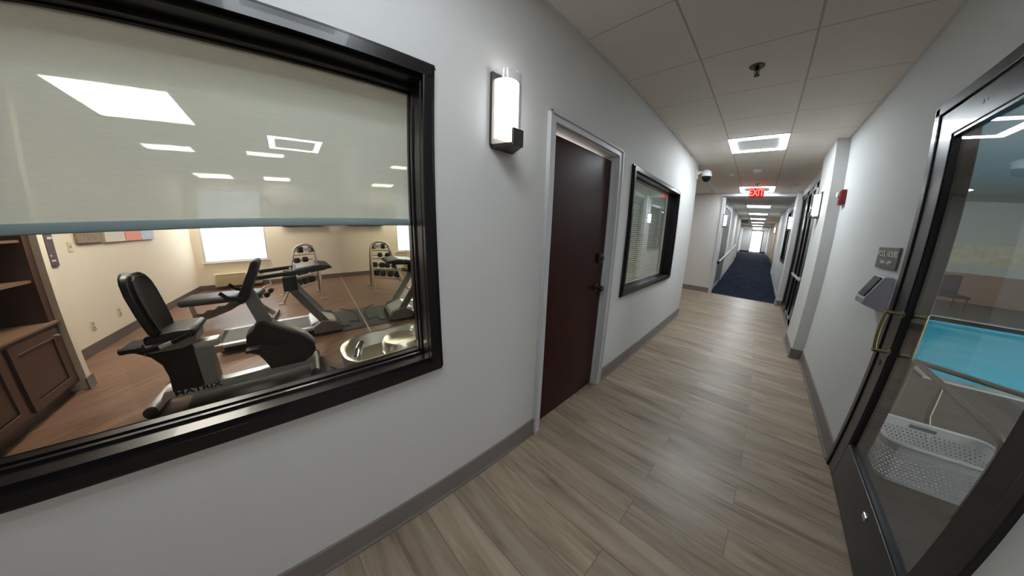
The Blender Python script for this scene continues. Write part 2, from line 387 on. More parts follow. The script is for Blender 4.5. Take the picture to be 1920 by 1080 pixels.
# the corridor ceiling only exists over the corridor; over the gym the gym ceiling takes over
mb = MB()
mb.add([(-.06,-3,H),(WR+.14,-3,H),(WR+.14,4.7,H),(-.06,4.7,H),(-.06,-3,2.8),(WR+.14,-3,2.8),(WR+.14,4.7,2.8),(-.06,4.7,2.8)], [(0,3,2,1),(4,5,6,7),(0,1,5,4),(1,2,6,5),(2,3,7,6),(3,0,4,7)])
mb.add([(-3.2,4.7,H),(WR+.14,4.7,H),(WR+.14,8.02,2.55),(-3.2,8.02,2.55),(-3.2,4.7,2.8),(WR+.14,4.7,2.8),(WR+.14,8.02,2.8),(-3.2,8.02,2.8)], [(0,3,2,1),(4,5,6,7),(0,1,5,4),(1,2,6,5),(2,3,7,6),(3,0,4,7)])
mb.box(WR+.14, 5.2, -3, .9, H, 2.8)
struct('ceiling', mb, 'ceiling_tile')
struct('ceiling', MB().box(-9.2, -.06, -5, 1.6, H+.002, 2.8), 'gym_tile')
struct('ceiling', MB().box(-1.6, 3.2, 8.02, 32, 2.52, 2.8), 'ceiling_tile')
struct('ceiling', MB().box(WR+.14, 13, .9, 15, 3.3, 3.4), 'pool_ceiling')

# ------------------------------------------------------------------ setting: walls
W1Y0, W1Y1, W1Z0, W1Z1 = -1.55, .455, .82, 2.0
W2Y0, W2Y1, W2Z0, W2Z1 = 2.38, 4.02, .83, 2.0
D1Y0, D1Y1, D1Z = 1.20, 2.045, 2.02
mb = MB()
X0, X1 = -.12, 0
mb.box(X0, X1, -3, W1Y0, 0, H); mb.box(X0, X1, W1Y0, W1Y1, 0, W1Z0); mb.box(X0, X1, W1Y0, W1Y1, W1Z1, H)
mb.box(X0, X1, W1Y1, D1Y0, 0, H); mb.box(X0, X1, D1Y0, D1Y1, D1Z, H); mb.box(X0, X1, D1Y1, W2Y0, 0, H)
mb.box(X0, X1, W2Y0, W2Y1, 0, W2Z0); mb.box(X0, X1, W2Y0, W2Y1, W2Z1, H); mb.box(X0, X1, W2Y1, 5.15, 0, H)
mb.box(-3.2, X0, 5.03, 5.15, 0, H)
struct('wall_left', mb, 'wall_paint')
struct('wall_back', MB().box(-.12, 5.2, -3.12, -3, 0, H), 'wall_paint')
struct('wall_lobby', MB().box(5.2, 5.3, -3, .9, 0, H).box(WR+.12, 5.2, .9, 1.02, 0, 3.3), 'wall_paint')
mb = MB()
X0, X1 = WR, WR+.12
mb.box(X0, X1, -3, -1.3, 0, H).box(X0, X1, -1.3, .72, 2.45, H).box(X0, X1, .72, 1.10, 0, H).box(X0, X1, 1.10, 2.33, 2.175, H).box(X0, X1, 2.33, 4.35, 0, H)
mb.box(1.605, X1, 4.35, 5.15, 0, H)          # pillar
mb.box(1.69, X1, 5.15, 7.85, 2.44, H)        # over the glazed storefront
mb.box(1.60, X1, 7.85, 8.25, 0, H)
mb.box(1.66, X1, 8.25, 10.6, 2.35, 2.55).box(1.66, X1, 8.25, 10.6, 0, .9)
mb.box(1.66, X1, 10.6, 14.2, 0, 2.55).box(1.78, 1.9, 14.2, 31, 0, 2.55)
mb.box(WR+.12, 1.9, 10.0, 14.2, 0, 2.55)
struct('wall_right', mb, 'wall_paint_right')
# alcove wall and portal
mb = MB(); mb.box(-3.2, .115, 8.0, 8.12, 0, 2.62); mb.box(.0, .12, 8.12, 18, 0, 2.55); mb.box(-.35, -.23, 18, 31.1, 0, 2.55); mb.box(-.35, .12, 18, 18.1, 0, 2.55)
struct('wall_far_left', mb, 'wall_paint')
struct('wall_alcove', MB().box(-3.3, -3.2, 5.0, 8.1, 0, H), 'wall_paint')
# end wall with door opening
EX0, EX1, EZ = .45, 1.42, 2.42
mb = MB(); mb.box(-.4, EX0, 31, 31.15, 0, 2.6).box(EX1, 2.0, 31, 31.15, 0, 2.6).box(EX0, EX1, 31, 31.15, EZ, 2.6)
struct('wall_end', mb, 'wall_paint')
# gym walls (askew frame u,v)
mb = MB(GT)
mb.box(-9, 1.0, -3.6, -2.68, -.05, H)         # left wall slab, drawn thick
struct('wall_gym_left', mb, 'cream_wall')
GWV0, GWV1, GWZ0, GWZ1 = -2.5, -1.135, .665, 2.42
mb = MB(GT)
mb.box(-7.80, -7.65, -2.8, GWV0, 0, H).box(-7.80, -7.65, GWV1, .75, 0, H).box(-7.80, -7.65, GWV0, GWV1, 0, GWZ0).box(-7.80, -7.65, GWV0, GWV1, GWZ1, H)
struct('wall_gym_far', mb, 'cream_wall')
struct('wall_gym_mirror', MB(GT).box(-7.8, -.10, .575, .70, 0, H), 'cream_wall')
# stub beside the cabinet
struct('wall_gym_stub', MB().box(-2.905, -2.835, -2.75, -1.945, 0, H), 'cream_wall')
struct('wall_gym_back', MB().box(-.9, -.12, -5, -3, 0, H).box(-9, -.12, -5.1, -5, 0, H), 'cream_wall')
# pool hall shell
mb = MB(); mb.box(13, 13.1, 1, 15, 0, 3.3); mb.box(WR+.12, 13, 14.9, 15, 1.95, 3.3); mb.box(WR+.12, WR+.2, 10, 15, 0, 3.3).box(WR+.12, WR+.14, 1.02, 10.0, H, 3.3)
mb.box(WR+.12, 13, .93, 1.02, 2.6, 3.3)
struct('wall_pool', mb, 'pool_wall')
struct('wall_pool', MB().box(WR+.2, 13, 14.88, 15, 0, .98), 'pool_brown')
struct('wall_pool', MB().box(WR+.2, 13, 14.9, 15, .98, 1.28), 'pool_wall')
struct('wall_pool', MB().box(WR+.2, 13, 14.9, 15, 1.28, 1.95), 'pool_yellow')
struct('wall_pool', MB().box(3.1, 3.15, 5.0, 10.4, -1.3, -.0).box(9.5, 9.55, 5, 10.4, -1.3, 0).box(3.15, 9.5, 4.95, 5.0, -1.3, 0).box(3.15, 9.5, 10.4, 10.45, -1.3, 0).box(3.1, 9.55, 4.95, 10.45, -1.4, -1.3), 'pool_blue')
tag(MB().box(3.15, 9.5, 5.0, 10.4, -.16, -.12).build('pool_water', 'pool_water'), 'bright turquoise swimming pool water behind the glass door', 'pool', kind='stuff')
mb = MB(); mb.box(3.02, 9.6, 4.88, 5.02, 0, .02).box(3.02, 9.6, 10.38, 10.55, 0, .02).box(3.02, 3.17, 5.02, 10.38, 0, .02)
struct('trim_pool_edge', mb, 'pool_wall')

# ------------------------------------------------------------------ baseboards
def baseboard(name, pts, h=.125, t=.012, m='base_vinyl', shoe=True):
    mb = MB()
    for p0, p1, side in pts:
        p0 = Vector(p0); p1 = Vector(p1); d = (p1-p0).normalized(); n = Vector((-d.y, d.x, 0))*side
        for w, z in ((t, h), (t+.012, .014)) if shoe else ((t, h),):
            mb.add([p0, p1, p1+n*w, p0+n*w, p0+Vector((0,0,z)), p1+Vector((0,0,z)), p1+n*w+Vector((0,0,z)), p0+n*w+Vector((0,0,z))],
                   [(0,3,2,1),(4,5,6,7),(0,1,5,4),(1,2,6,5),(2,3,7,6),(3,0,4,7)])
    return struct(name, mb, m)
baseboard('baseboard_left', [((0,-3,0),(0,1.155,0),-1), ((0,2.09,0),(0,5.15,0),-1), ((0,5.15,0),(-3.2,5.15,0),-1)])
baseboard('baseboard_alcove', [((-3.2,8.0,0),(.12,8.0,0),-1)])
baseboard('baseboard_right', [((WR,2.335,0),(WR,4.35,0),1), ((WR,4.35,0),(1.605,4.35,0),1), ((1.605,4.35,0),(1.605,5.15,0),1), ((1.605,7.85,0),(1.715,7.85,0),-1), ((1.60,7.85,0),(1.60,8.25,0),1), ((WR,-3,0),(WR,-1.3,0),1), ((WR,.72,0),(WR,1.10,0),1)])
baseboard('baseboard_far', [((.12,8.0,0),(.12,10,0),-1), ((1.66,8.25,0),(1.66,10,0),1)], m='white_trim', h=.10, shoe=False)
mb = MB()
mb.box(-.23, -.215, 18.1, 31, RZ, RZ+.12).box(.12, .135, 17, 18.1, RZ-.05, RZ+.1).box(1.765, 1.78, 14.3, 31, RZ-.15, RZ+.12).box(-.23, EX0, 30.985, 31, RZ, RZ+.12).box(EX1, 1.78, 30.985, 31, RZ, RZ+.12).box(1.66, 1.78, 14.19, 14.2, .2, .33)
struct('baseboard_end', mb, 'navy_base')
mb = MB(GT); mb.box(-7.65, -3.0, -2.68, -2.667, 0, .125).box(-7.65, -7.637, -2.68, .575, 0, .12)
struct('baseboard_gym', mb, 'base_dark')
struct('baseboard_gym_stub', MB().box(-2.917, -2.80, -1.945, -1.93, 0, .12).box(-2.917, -2.905, -2.7, -1.945, 0, .12), 'base_vinyl')

# ------------------------------------------------------------------ window 1 (gym window) in the left wall
w = empty('window_1', (0, W1Y1, W1Z0), kind='structure')
mb = MB(); mb.frame(W1Y0-.02, .478, .80, 2.022, .016, -.005, .018)
mb.frame(W1Y0-.008, .466, .812, 2.010, .04, -.005, .030)
mb.build('casing', 'bronze', w, bevel=.004)
mb = MB(); mb.frame(W1Y0+.02, .442, .848, 1.972, .018, -.125, .006)
mb.frame(W1Y0+.03, .434, .858, 1.955, .016, -.118, -.086).frame(W1Y0+.03, .434, .858, 1.955, .016, -.072, -.055)
mb.build('window_frame', 'bronze', w, bevel=.002)
MB().box(-.083, -.077, W1Y0+.03, .434, .86, 1.95).build('pane', 'pane_glass', w)
# ------------------------------------------------------------------ window 2
w = empty('window_2', (0, W2Y0, W2Z0), kind='structure')
mb = MB(); mb.frame(2.335, 4.035, .812, 2.022, .014, -.005, .018); mb.frame(2.347, 4.023, .824, 2.010, .034, -.005, .030)
mb.build('casing', 'bronze', w, bevel=.004)
mb = MB(); mb.frame(2.375, 3.995, .85, 1.985, .02, -.12, .006).frame(2.39, 3.98, .865, 1.97, .018, -.1, -.072)
mb.build('window_frame', 'bronze', w, bevel=.002)
MB().box(-.072, -.066, 2.39, 3.98, .868, 1.968).build('pane', 'office_glass', w)
struct('wall_office', MB().box(-1.9, -1.8, 2.0, 5.0, 0, H).box(-1.8, -.12, 1.95, 2.05, 0, H).box(-1.8, -.12, 1.95, 5.03, -.05, 0).box(-1.8, -.12, 1.95, 5.03, H, H+.05), 'wall_paint')
b = empty('horizontal_blind', (-.16, 3.18, 1.98), 'pale grey-green horizontal slatted blind, closed, behind the smaller corridor window', 'blind')
mb = MB()
z = .88
while z < 1.955:
    mb.add([(-.146,2.40,z),(-.146,3.97,z),(-.132,3.97,z+.0165),(-.132,2.40,z+.0165)], [(0,1,2,3)]); z += .0225
tag(mb.build('slats', 'blind_slat', b), kind='stuff')
MB().box(-.165, -.125, 2.40, 3.97, 1.955, 1.985).build('head_rail', 'white_plastic', b)
for y in (2.62, 3.2, 3.78): MB().tube([(-.130, y, .88), (-.130, y, 1.96)], .0012, 5).build('ladder_cord', 'white_plastic', b)
lamp = MB().box(-1.2, -.7, 2.8, 3.4, H-.02, H-.001).build('ceiling_light', 'led_gym'); tag(lamp, 'ceiling light in the closed office behind the slatted blind', 'light')

# roller shade behind window 1
b = empty('roller_shade', (-.11, -.55, 1.97), 'grey-green see-through roller shade half lowered inside the large gym window', 'shade')
MB().box(-.1035, -.1025, W1Y0+.03, .432, 1.44, 1.97).build('shade_cloth', 'solar_shade', b)
MB().bbox(-.113, -.097, W1Y0+.03, .432, 1.425, 1.452, .006).build('hem_bar', 'hem_grey' if 'hem_grey' in M else mat('hem_grey', (.27, .34, .36), .5).name, b, smooth=True)

# ------------------------------------------------------------------ door 1 (dark wood)
d = empty('door_1', (0, D1Y0, 0), kind='structure')
MB().box(-.085, -.045, D1Y0-.01, D1Y1+.0, .004, 1.985).build('door_leaf', 'door_wood', d, bevel=.002)
mb = MB(); cw = .047
mb.box(-.0, .022, D1Y0-cw, D1Y0+.004, 0, D1Z+cw).box(0, .022, D1Y1-.004, D1Y1+cw, 0, D1Z+cw).box(0, .022, D1Y0+.004, D1Y1-.004, D1Z-.004, D1Z+cw)
mb.box(.022, .032, D1Y0-cw, D1Y0-cw+.014, 0, D1Z+cw).box(.022, .032, D1Y1+cw-.014, D1Y1+cw, 0, D1Z+cw).box(.022, .032, D1Y0-cw, D1Y1+cw, D1Z+cw-.014, D1Z+cw)
mb.build('casing', 'white_trim', d, bevel=.003)
mb = MB(); mb.box(-.12, 0, D1Y0-.004, D1Y0+.012, 0, D1Z).box(-.12, 0, D1Y1-.012, D1Y1+.004, 0, D1Z).box(-.12, 0, D1Y0, D1Y1, D1Z-.012, D1Z+.004)
mb.box(-.044, -.03, D1Y0+.012, D1Y0+.022, 0, D1Z-.012).box(-.044, -.03, D1Y1-.022, D1Y1-.012, 0, D1Z-.012)
mb.build('door_frame', 'white_trim', d)
RX = Matrix.Rotation(PI/2, 4, 'Y')
k = MB().lathe([(0,0),(.032,0),(.032,.006),(.012,.012),(.011,.03),(.024,.036),(.028,.048),(.024,.06),(0,.064)], T=Matrix.Translation((-.045, 1.945, .955)) @ RX)
k.build('door_knob', 'black_metal', d, smooth=True)
k = MB().bbox(-.045, -.022, 1.915, 1.985, 1.165, 1.245, .006).tube([(-.022,1.95,1.205),(-.008,1.95,1.205)], .018, 14)
k.build('deadbolt', 'black_metal', d, smooth=True)

# ------------------------------------------------------------------ pool door (door_2)
d = empty('door_2', (WR, 2.33, 0), kind='structure')
y0, y1, zt = 1.10, 2.33, 2.175
mb = MB(); mb.box(WR-.02, WR+.14, y1-.045, y1, 0, zt).box(WR-.02, WR+.14, y0, y0+.045, 0, zt).box(WR-.02, WR+.14, y0, y1, zt-.045, zt)
mb.box(WR+.05, WR+.07, y0+.045, y1-.045, 0, .012)
mb.build('door_frame', 'bronze_alu', d, bevel=.004)
ly0, ly1 = y0+.05, y1-.05
gy0, gy1, gz0, gz1 = ly0+.10, ly1-.125, .27, 2.0
mb = MB(); a, b_ = WR-.012, WR+.032
mb.box(a, b_, ly0, gy0, .01, zt-.05).box(a, b_, gy1, ly1, .01, zt-.05).box(a, b_, gy0, gy1, .01, gz0).box(a, b_, gy0, gy1, gz1, zt-.05)
lf = mb.build('door_leaf', 'bronze_alu', d, bevel=.004)
MB().frame(gy0-.001, gy1+.001, gz0-.001, gz1+.001, .014, a+.005, b_-.005).build('glazing_bead', 'bronze', d)
MB().box(WR+.007, WR+.013, gy0, gy1, gz0, gz1).build('pane', 'pool_glass', d)
hy = 2.155
mb = MB()
pts = [(WR, hy, .885), (1.665, hy, .885)] + [(1.665-.022*math.sin(t), hy, .885+.022-.022*math.cos(t)) for t in [i*PI/12 for i in range(1, 7)]] + \
      [(1.643-.006*math.sin(PI*i/8), hy, .907+.176*i/8) for i in range(1, 8)] + [(1.665-.022*math.cos(t), hy, 1.083+.022*math.sin(t)) for t in [i*PI/12 for i in range(0, 7)]] + [(WR, hy, 1.105)]
mb.tube(pts, .0095, 10)
for z in (.885, 1.105): mb.tube([(1.636, hy, z), (1.655, hy, z)], .013, 10).tube([(WR-.016, hy, z), (WR-.010, hy, z)], .018, 12)
mb.tube([(WR+.03, hy, .885), (1.80, hy, .885)], .009, 8).tube([(WR+.03, hy, 1.105), (1.80, hy, 1.105)], .009, 8).tube([(1.80, hy, .87), (1.80, hy, 1.12)], .0095, 8)
mb.build('pull_handle', 'brass', d, smooth=True)
mb = MB().tube([(a-.003, 2.225, .80), (a+.002, 2.225, .80)], .016, 14).build('lock_cylinder', 'black_metal', d, smooth=True)
mb = MB()
for yy in (1.93, 1.90): mb.tube([(a-.0015, yy, 2.065), (a+.001, yy, 2.065)], .008 if yy > 1.92 else .004, 10)
mb.build('screw_hole', 'black_metal', d)
MB().bbox(a-.006, a+.002, 1.62, 1.66, .19, .215, .003).build('floor_bolt', 'chrome', d)

# ------------------------------------------------------------------ storefront beyond the pillar (door_3) and the dark window further on
d = empty('door_3', (1.70, 5.15, 0), kind='structure')
fx0, fx1 = 1.69, 1.80
mb = MB()
for ya, yb in ((5.15, 5.30), (5.88, 6.10), (6.42, 6.54), (6.90, 7.10), (7.66, 7.85)): mb.box(fx0, fx1, ya, yb, 0, 2.44)
for ya, yb in ((6.10, 6.42), (7.10, 7.66)): mb.box(1.72, 1.73, ya, yb, .14, 2.34)
mb.box(fx0, fx1, 5.15, 7.85, 2.34, 2.44).box(fx0, fx1, 5.15, 7.85, 0, .14)
mb.build('door_frame', 'bronze', d, bevel=.004)
MB().box(1.742, 1.748, 5.2, 7.8, .1, 2.36).build('pane', 'dark_glass', d)
MB().bbox(1.655, 1.685, 5.85, 7.0, .83, .87, .008).box(1.68, 1.70, 5.9, 5.95, .82, .88).box(1.68, 1.70, 6.9, 6.95, .82, .88).build('push_bar', 'silver_paint', d, smooth=True)
struct('trim_1', MB().box(1.672, 1.695, 5.15, 7.85, 0, .035), 'base_vinyl')
w = empty('window_3', (1.66, 8.25, .9), kind='structure')
MB().frame(8.25, 10.6, .9, 2.35, .07, 1.655, 1.75).box(1.655, 1.75, 9.35, 9.45, .9, 2.35).build('window_frame', 'bronze', w)
MB().box(1.70, 1.706, 8.3, 10.55, .95, 2.3).build('pane', 'dark_glass', w)
# portal trim
struct('trim_2', MB().box(.112, .185, 7.985, 8.14, 0, 2.44).box(.112, 1.60, 7.985, 8.14, 2.47, 2.56).box(1.585, 1.60, 7.985, 8.14, 0, 2.44), 'white_trim')
struct('trim_3', MB().box(.10, 1.60, 7.985, 8.01, -.002, .006), 'base_vinyl')
# ceiling angle strip running to the portal
mb = MB(); mb.beam((-.06, 5.15, 2.615), (-.06, 8.0, 2.545), .03, .02); mb.box(0, .02, -3, 5.15, H-.02, H-.0)
mb = MB(); mb.beam((-.06, 5.2, 2.607), (-.06, 8.0, 2.540), .06, .03)
struct('trim_4', mb, 'white_trim')
struct('trim_5', MB().box(0, .022, -3, 4.7, H-.004, H+.001).box(WR-.022, WR, -3, 4.35, H-.004, H+.001), 'white_trim')

# far corridor: niche door left, wall lamps, handrail
d = empty('door_4', (.12, 8.5, 0), kind='structure')
MB().box(.119, .126, 8.75, 10.6, .0, 2.28).build('door_leaf', 'grey_door', d)
mb = MB(); mb.box(.12, .145, 10.6, 10.7, 0, 2.36).box(.12, .145, 8.65, 10.7, 2.28, 2.36).box(.12, .145, 8.65, 8.75, 0, 2.36); mb.build('casing', 'white_trim', d)
def far_door(i, x, y0, y1, sgn, m):
    d = empty('door_%d' % i, (x, y0, RZ), kind='structure')
    MB().box(min(x, x+sgn*.01), max(x, x+sgn*.01), y0, y1, RZ, RZ+2.02).build('door_leaf', m, d)
    mb = MB(); a, b_ = min(x, x+sgn*.04), max(x, x+sgn*.04)
    mb.box(a, b_, y0-.08, y0, RZ, RZ+2.08).box(a, b_, y1, y1+.08, RZ, RZ+2.08).box(a, b_, y0, y1, RZ+2.02, RZ+2.1); mb.build('casing', 'tan_trim', d)
mat('tan_door', (.50, .34, .20), .5); mat('olive_door', (.42, .32, .12), .5); mat('tan_trim', (.62, .46, .33), .5); mat('pink_tan', (.60, .42, .34), .5)
far_door(5, -.23, 19.0, 21.2, 1, 'pink_tan'); far_door(6, -.23, 23.6, 25.0, 1, 'tan_door')
far_door(7, 1.78, 15.4, 18.0, -1, 'olive_door'); far_door(8, 1.78, 20.2, 22.0, -1, 'tan_door'); far_door(9, 1.78, 25, 27, -1, 'tan_door')
h = empty('handrail', (.12, 8.6, .9), 'white wall handrail with black end bracket climbing the carpeted ramp at left', 'handrail')
MB().tube([(.20, 8.35, .80), (.20, 10, .90), (.20, 14.6, 1.20)], .018, 8).build('rail', 'white_plastic', h, smooth=True)
for y, z in ((10.6, .93), (12.8, 1.06), (14.4, 1.17)): MB().tube([(.12, y, z-.05), (.19, y, z-.04), (.20, y, z)], .012, 6).build('bracket', 'black_metal', h)
MB().bbox(.13, .23, 8.28, 8.40, .755, .83, .01).build('end_bracket', 'black_metal', h)
# bulkhead over the left recess
struct('trim_6', MB().box(-.23, .45, 18.1, 18.25, 2.36, 2.52), 'grey_door')
# end door: glass, blazing daylight behind
d = empty('door_10', (EX0, 31, RZ), kind='structure')
mb = MB(); mb.box(EX0, EX0+.06, 31, 31.08, RZ, EZ).box(EX1-.08, EX1, 31, 31.08, RZ, EZ).box(EX0, EX1, 31, 31.08, EZ-.08, EZ).box(EX0, EX1, 31, 31.08, RZ, RZ+.06); mb.build('door_frame', 'bronze', d)
MB().box(EX0+.06, EX1-.08, 31.03, 31.036, RZ+.06, EZ-.08).build('pane', 'clear_glass', d)
MB().box(EX1-.30, EX1-.05, 30.96, 31, 1.85, 1.91).build('door_closer', 'black_metal', d)
# gym window shade
w = empty('window_4', tuple(GT @ Vector((-7.7, -1.8, GWZ0))), kind='structure')
MB(GT).frame(GWV0, GWV1, GWZ0, GWZ1, .035, -7.76, -7.65).build('window_frame', 'white_trim', w)
MB(GT).box(-7.745, -7.742, GWV0+.03, GWV1-.03, GWZ0+.03, GWZ1-.03).build('pane', 'clear_glass', w)
MB(GT).box(-7.65, -7.60, GWV0-.02, GWV1+.03, GWZ0-.022, GWZ0).build('window_sill', 'white_trim', w)
b = empty('roller_shade', tuple(GT @ Vector((-7.7, -1.8, GWZ1))), 'white roller shade glowing with daylight on the far gym window', 'shade')
MB(GT).box(-7.700, -7.698, GWV0+.02, GWV1-.02, GWZ0+.01, GWZ1-.02).build('shade_cloth', 'window_shade', b)
MB(GT).bbox(-7.708, -7.690, GWV0+.02, GWV1-.02, GWZ0+.004, GWZ0+.028, .006).build('hem_bar', 'white_plastic', b)

# ------------------------------------------------------------------ ceiling lights
def led(x0, x1, y0, y1, z, label, slope=0, group='square hallway ceiling lights', full=False, rim=None):
    t = empty('ceiling_light', ((x0+x1)/2, (y0+y1)/2, z), label, 'light', group)
    r = .075; zz = lambda y: z - slope*(y-(y0+y1)/2)
    def slab(mb, a, b, c, e, dz0, dz1):
        mb.add([(a,c,zz(c)+dz0),(b,c,zz(c)+dz0),(b,e,zz(e)+dz0),(a,e,zz(e)+dz0),(a,c,zz(c)+dz1),(b,c,zz(c)+dz1),(b,e,zz(e)+dz1),(a,e,zz(e)+dz1)],
               [(0,3,2,1),(4,5,6,7),(0,1,5,4),(1,2,6,5),(2,3,7,6),(3,0,4,7)])
    mb = MB()
    if full: slab(mb, x0, x1, y0, y1, -.012, -.002); mb.build('diffuser', rim or 'led_full', t)
    else:
        for a, b, c, e in ((x0, x1, y0, y0+r), (x0, x1, y1-r, y1), (x0, x0+r, y0+r, y1-r), (x1-r, x1, y0+r, y1-r)): slab(mb, a, b, c, e, -.012, -.002)
        mb.build('light_rim', rim or 'led_rim', t)
        mb = MB(); slab(mb, x0+r, x1-r, y0+r, y1-r, -.009, -.002); mb.build('diffuser', 'led_centre', t)
    mb = MB(); e_ = .012
    for a, b, c, d_ in ((x0-e_, x1+e_, y0-e_, y0), (x0-e_, x1+e_, y1, y1+e_), (x0-e_, x0, y0, y1), (x1, x1+e_, y0, y1)): slab(mb, a, b, c, d_, -.008, -.001)
    mb.build('housing', 'white_trim', t)
    return t
led(.535, 1.135, 4.0, 4.62, H, 'square ceiling panel light with bright rim, the nearest one in the hallway')
led(.50, 1.14, 7.25, 7.86, ceil_z(7.55), 'square ceiling panel light right behind the red EXIT sign', slope=.0243)
led(.535, 1.135, -.25, .37, H, 'square ceiling panel light before the gym window, mirrored at the top of its glass', rim='led_rim_soft')
led(3.35, 4.0, -.15, .5, H, 'square panel light of the side lobby, mirrored in the gym window', rim='led_lobby')
led(-2.1, -1.7, 6.4, 6.8, ceil_z(6.6)-.002, 'warm ceiling light in the side alcove past the left wall corner', slope=.0243, full=True, rim='led_warm')
names = ['first', 'second', 'third', 'fourth', 'fifth', 'sixth', 'seventh']
for i, (y, l) in enumerate(((10.5, .62), (13.4, .62), (16.4, .62), (19.6, .62), (23, .62), (27, .62), (30, .6))):
    led(.56, 1.18, y, y+l*1.0, 2.52, 'bright square ceiling panel, the %s one beyond the portal over the carpet' % names[i], full=True)
gym_l = [((-3.4, -2.5, -1.6, -.85), 'large white ceiling panel, the nearest gym light behind the shade'),
         ((-4.85, -4.55, -1.69, -1.16), 'narrow ceiling light in the gym, left of the middle pair'),
         ((-4.77, -4.53, -.48, .03), 'narrow ceiling light in the gym, right of the middle pair'),
         ((-7.5, -6.93, -1.66, -1.03), 'ceiling light near the gym daylight window, left of the far pair'),
         ((-7.5, -6.98, -.40, .14), 'ceiling light above the wall television in the gym, right of the far pair')]
for (a, b, c, e), l in gym_l: led(a, b, c, e, H, l, group='gym ceiling lights', full=True, rim='led_gym')

# ------------------------------------------------------------------ sconces
def sconce(T, label, group='hallway wall sconces', detail=True):
    """local frame: wall plane x=0, +x into the room, y along the wall, z up from the bottom of the plate"""
    t = empty('wall_sconce', tuple((T @ Vector((0, 0, 0)))), label, 'lamp', group)
    MB(T).box(0, .016, -.078, .078, 0, .318).build('backplate', 'brushed_nickel', t, bevel=.002)
    MB(T).lathe([(.062, .03), (.062, .285)], (.016, 0, 0), 20, a0=-PI/2, a1=PI/2).lathe([(0, .03), (.062, .03)], (.016, 0, 0), 20, a0=-PI/2, a1=PI/2).build('diffuser', 'sconce_glow', t, smooth=True)
    # clear outer sleeve with wall thickness
    mb = MB(T); mb.lathe([(.076, .012), (.076, .318), (.072, .318), (.072, .012), (.076, .012)], (.016, 0, 0), 24, a0=-PI/2, a1=PI/2); mb.build('glass_sleeve', 'clear_glass', t, smooth=True)
    mb = MB(T)
    mb.add([(.0,-.07,-.012),(.112,-.022,-.012),(.112,.022,-.012),(0,.07,-.012),(.0,-.07,.004),(.112,-.022,.004),(.112,.022,.004),(0,.07,.004)], [(0,3,2,1),(4,5,6,7),(0,1,5,4),(1,2,6,5),(2,3,7,6),(3,0,4,7)])
    mb.box(.098, .110, -.030, .030, -.01, .062)
    mb.build('bracket', 'brushed_nickel', t)
    return t
sconce(Matrix.Translation((0, .83, 1.79)), 'half-round frosted wall sconce glowing between the gym window and the dark door')
RT = Matrix.Translation((1.605, 4.83, 1.785)) @ Matrix.Rotation(PI, 4, 'Z')
sconce(RT, 'lit wall sconce on the pillar at right, in front of the glazed storefront')
sconce(Matrix.Translation((1.60, 8.08, 1.73)) @ Matrix.Rotation(PI, 4, 'Z'), 'lit wall sconce at right of the portal where the carpet starts')
sconce(Matrix.Translation((.185, 8.065, 1.72)), 'lit wall sconce at left of the portal where the carpet starts')
sconce(Matrix.Translation((-.23, 22.4, 1.95)), 'tiny lit sconce far down the left hallway wall')
sconce(Matrix.Translation((1.78, 19.2, 1.95)) @ Matrix.Rotation(PI, 4, 'Z'), 'tiny lit sconce far down the right hallway wall')

# ------------------------------------------------------------------ exit sign, security camera, sprinkler, detector discs
t = empty('exit_sign', (.83, 6.97, 2.50), 'red lit EXIT sign hanging from the hallway ceiling', 'sign')
cz_ = ceil_z(6.97)
MB().bbox(.70, .96, 6.955, 6.985, 2.30, 2.495, .006).build('sign_face', 'red_face', t)
MB().tube([(.83, 6.97, 2.49), (.83, 6.97, cz_)], .006, 8).lathe([(0, -.012), (.045, -.012), (.05, 0)], (.83, 6.97, cz_), 16).build('mount', 'black_metal', t)
text_mesh('EXIT', .165, 'red_letter', 'letters', t, Matrix.Translation((.83, 6.950, 2.397)) @ Matrix.Rotation(PI/2, 4, 'X') @ Matrix.Diagonal((.78, 1.15, 1, 1)), .004, True)
MB().frame(0, .01, 0, .01, .001, 0, .001)
t = empty('security_camera', (0, 5.10, 2.47), 'white dome security camera on a wall arm at the left wall corner', 'camera')
mb = MB(); mb.bbox(0, .018, 5.04, 5.13, 2.37, 2.52, .006).tube([(.015, 5.085, 2.46), (.06, 5.085, 2.475), (.10, 5.085, 2.478)], [.032, .022, .02], 12); mb.build('wall_arm', 'white_plastic', t, smooth=True)
MB().lathe([(0, .06), (.03, .058), (.055, .045), (.072, .018), (.078, -.02), (.078, -.045), (0, -.045)], (.15, 5.085, 2.45), 24).build('housing', 'white_plastic', t, smooth=True)
MB().lathe([(.068, -.045), (.066, -.075), (.052, -.105), (.028, -.125), (0, -.130)], (.15, 5.085, 2.45), 24).build('dome_window', 'black_plastic', t, smooth=True)
t = empty('sprinkler', (.85, 2.40, H), 'ceiling fire sprinkler with a dark deflector and round escutcheon', 'sprinkler')
MB().lathe([(0, -.004), (.026, -.006), (.044, -.006), (.048, 0)], (.85, 2.40, H), 24).build('escutcheon', 'brushed_nickel', t, smooth=True)
mb = MB(); mb.lathe([(0, -.006), (.014, -.006), (.013, -.03), (.005, -.032), (.005, -.062), (.018, -.063), (.018, -.066), (0, -.066)], (.85, 2.40, H), 14)
mb.tube([(.838, 2.40, H-.03), (.836, 2.40, H-.045), (.848, 2.40, H-.062)], .0025, 6).tube([(.862, 2.40, H-.03), (.864, 2.40, H-.045), (.852, 2.40, H-.062)], .0025, 6)
mb.build('sprinkler_head', 'black_metal', t, smooth=True)
def disc(x, y, r, m, label, name='smoke_detector', cat='detector'):
    z = ceil_z(y)-.001
    return tag(MB().lathe([(0, -.03), (r*.7, -.028), (r, -.012), (r, 0)], (x, y, z), 20).build(name, m, smooth=True, origin=(x, y, z)), label, cat)
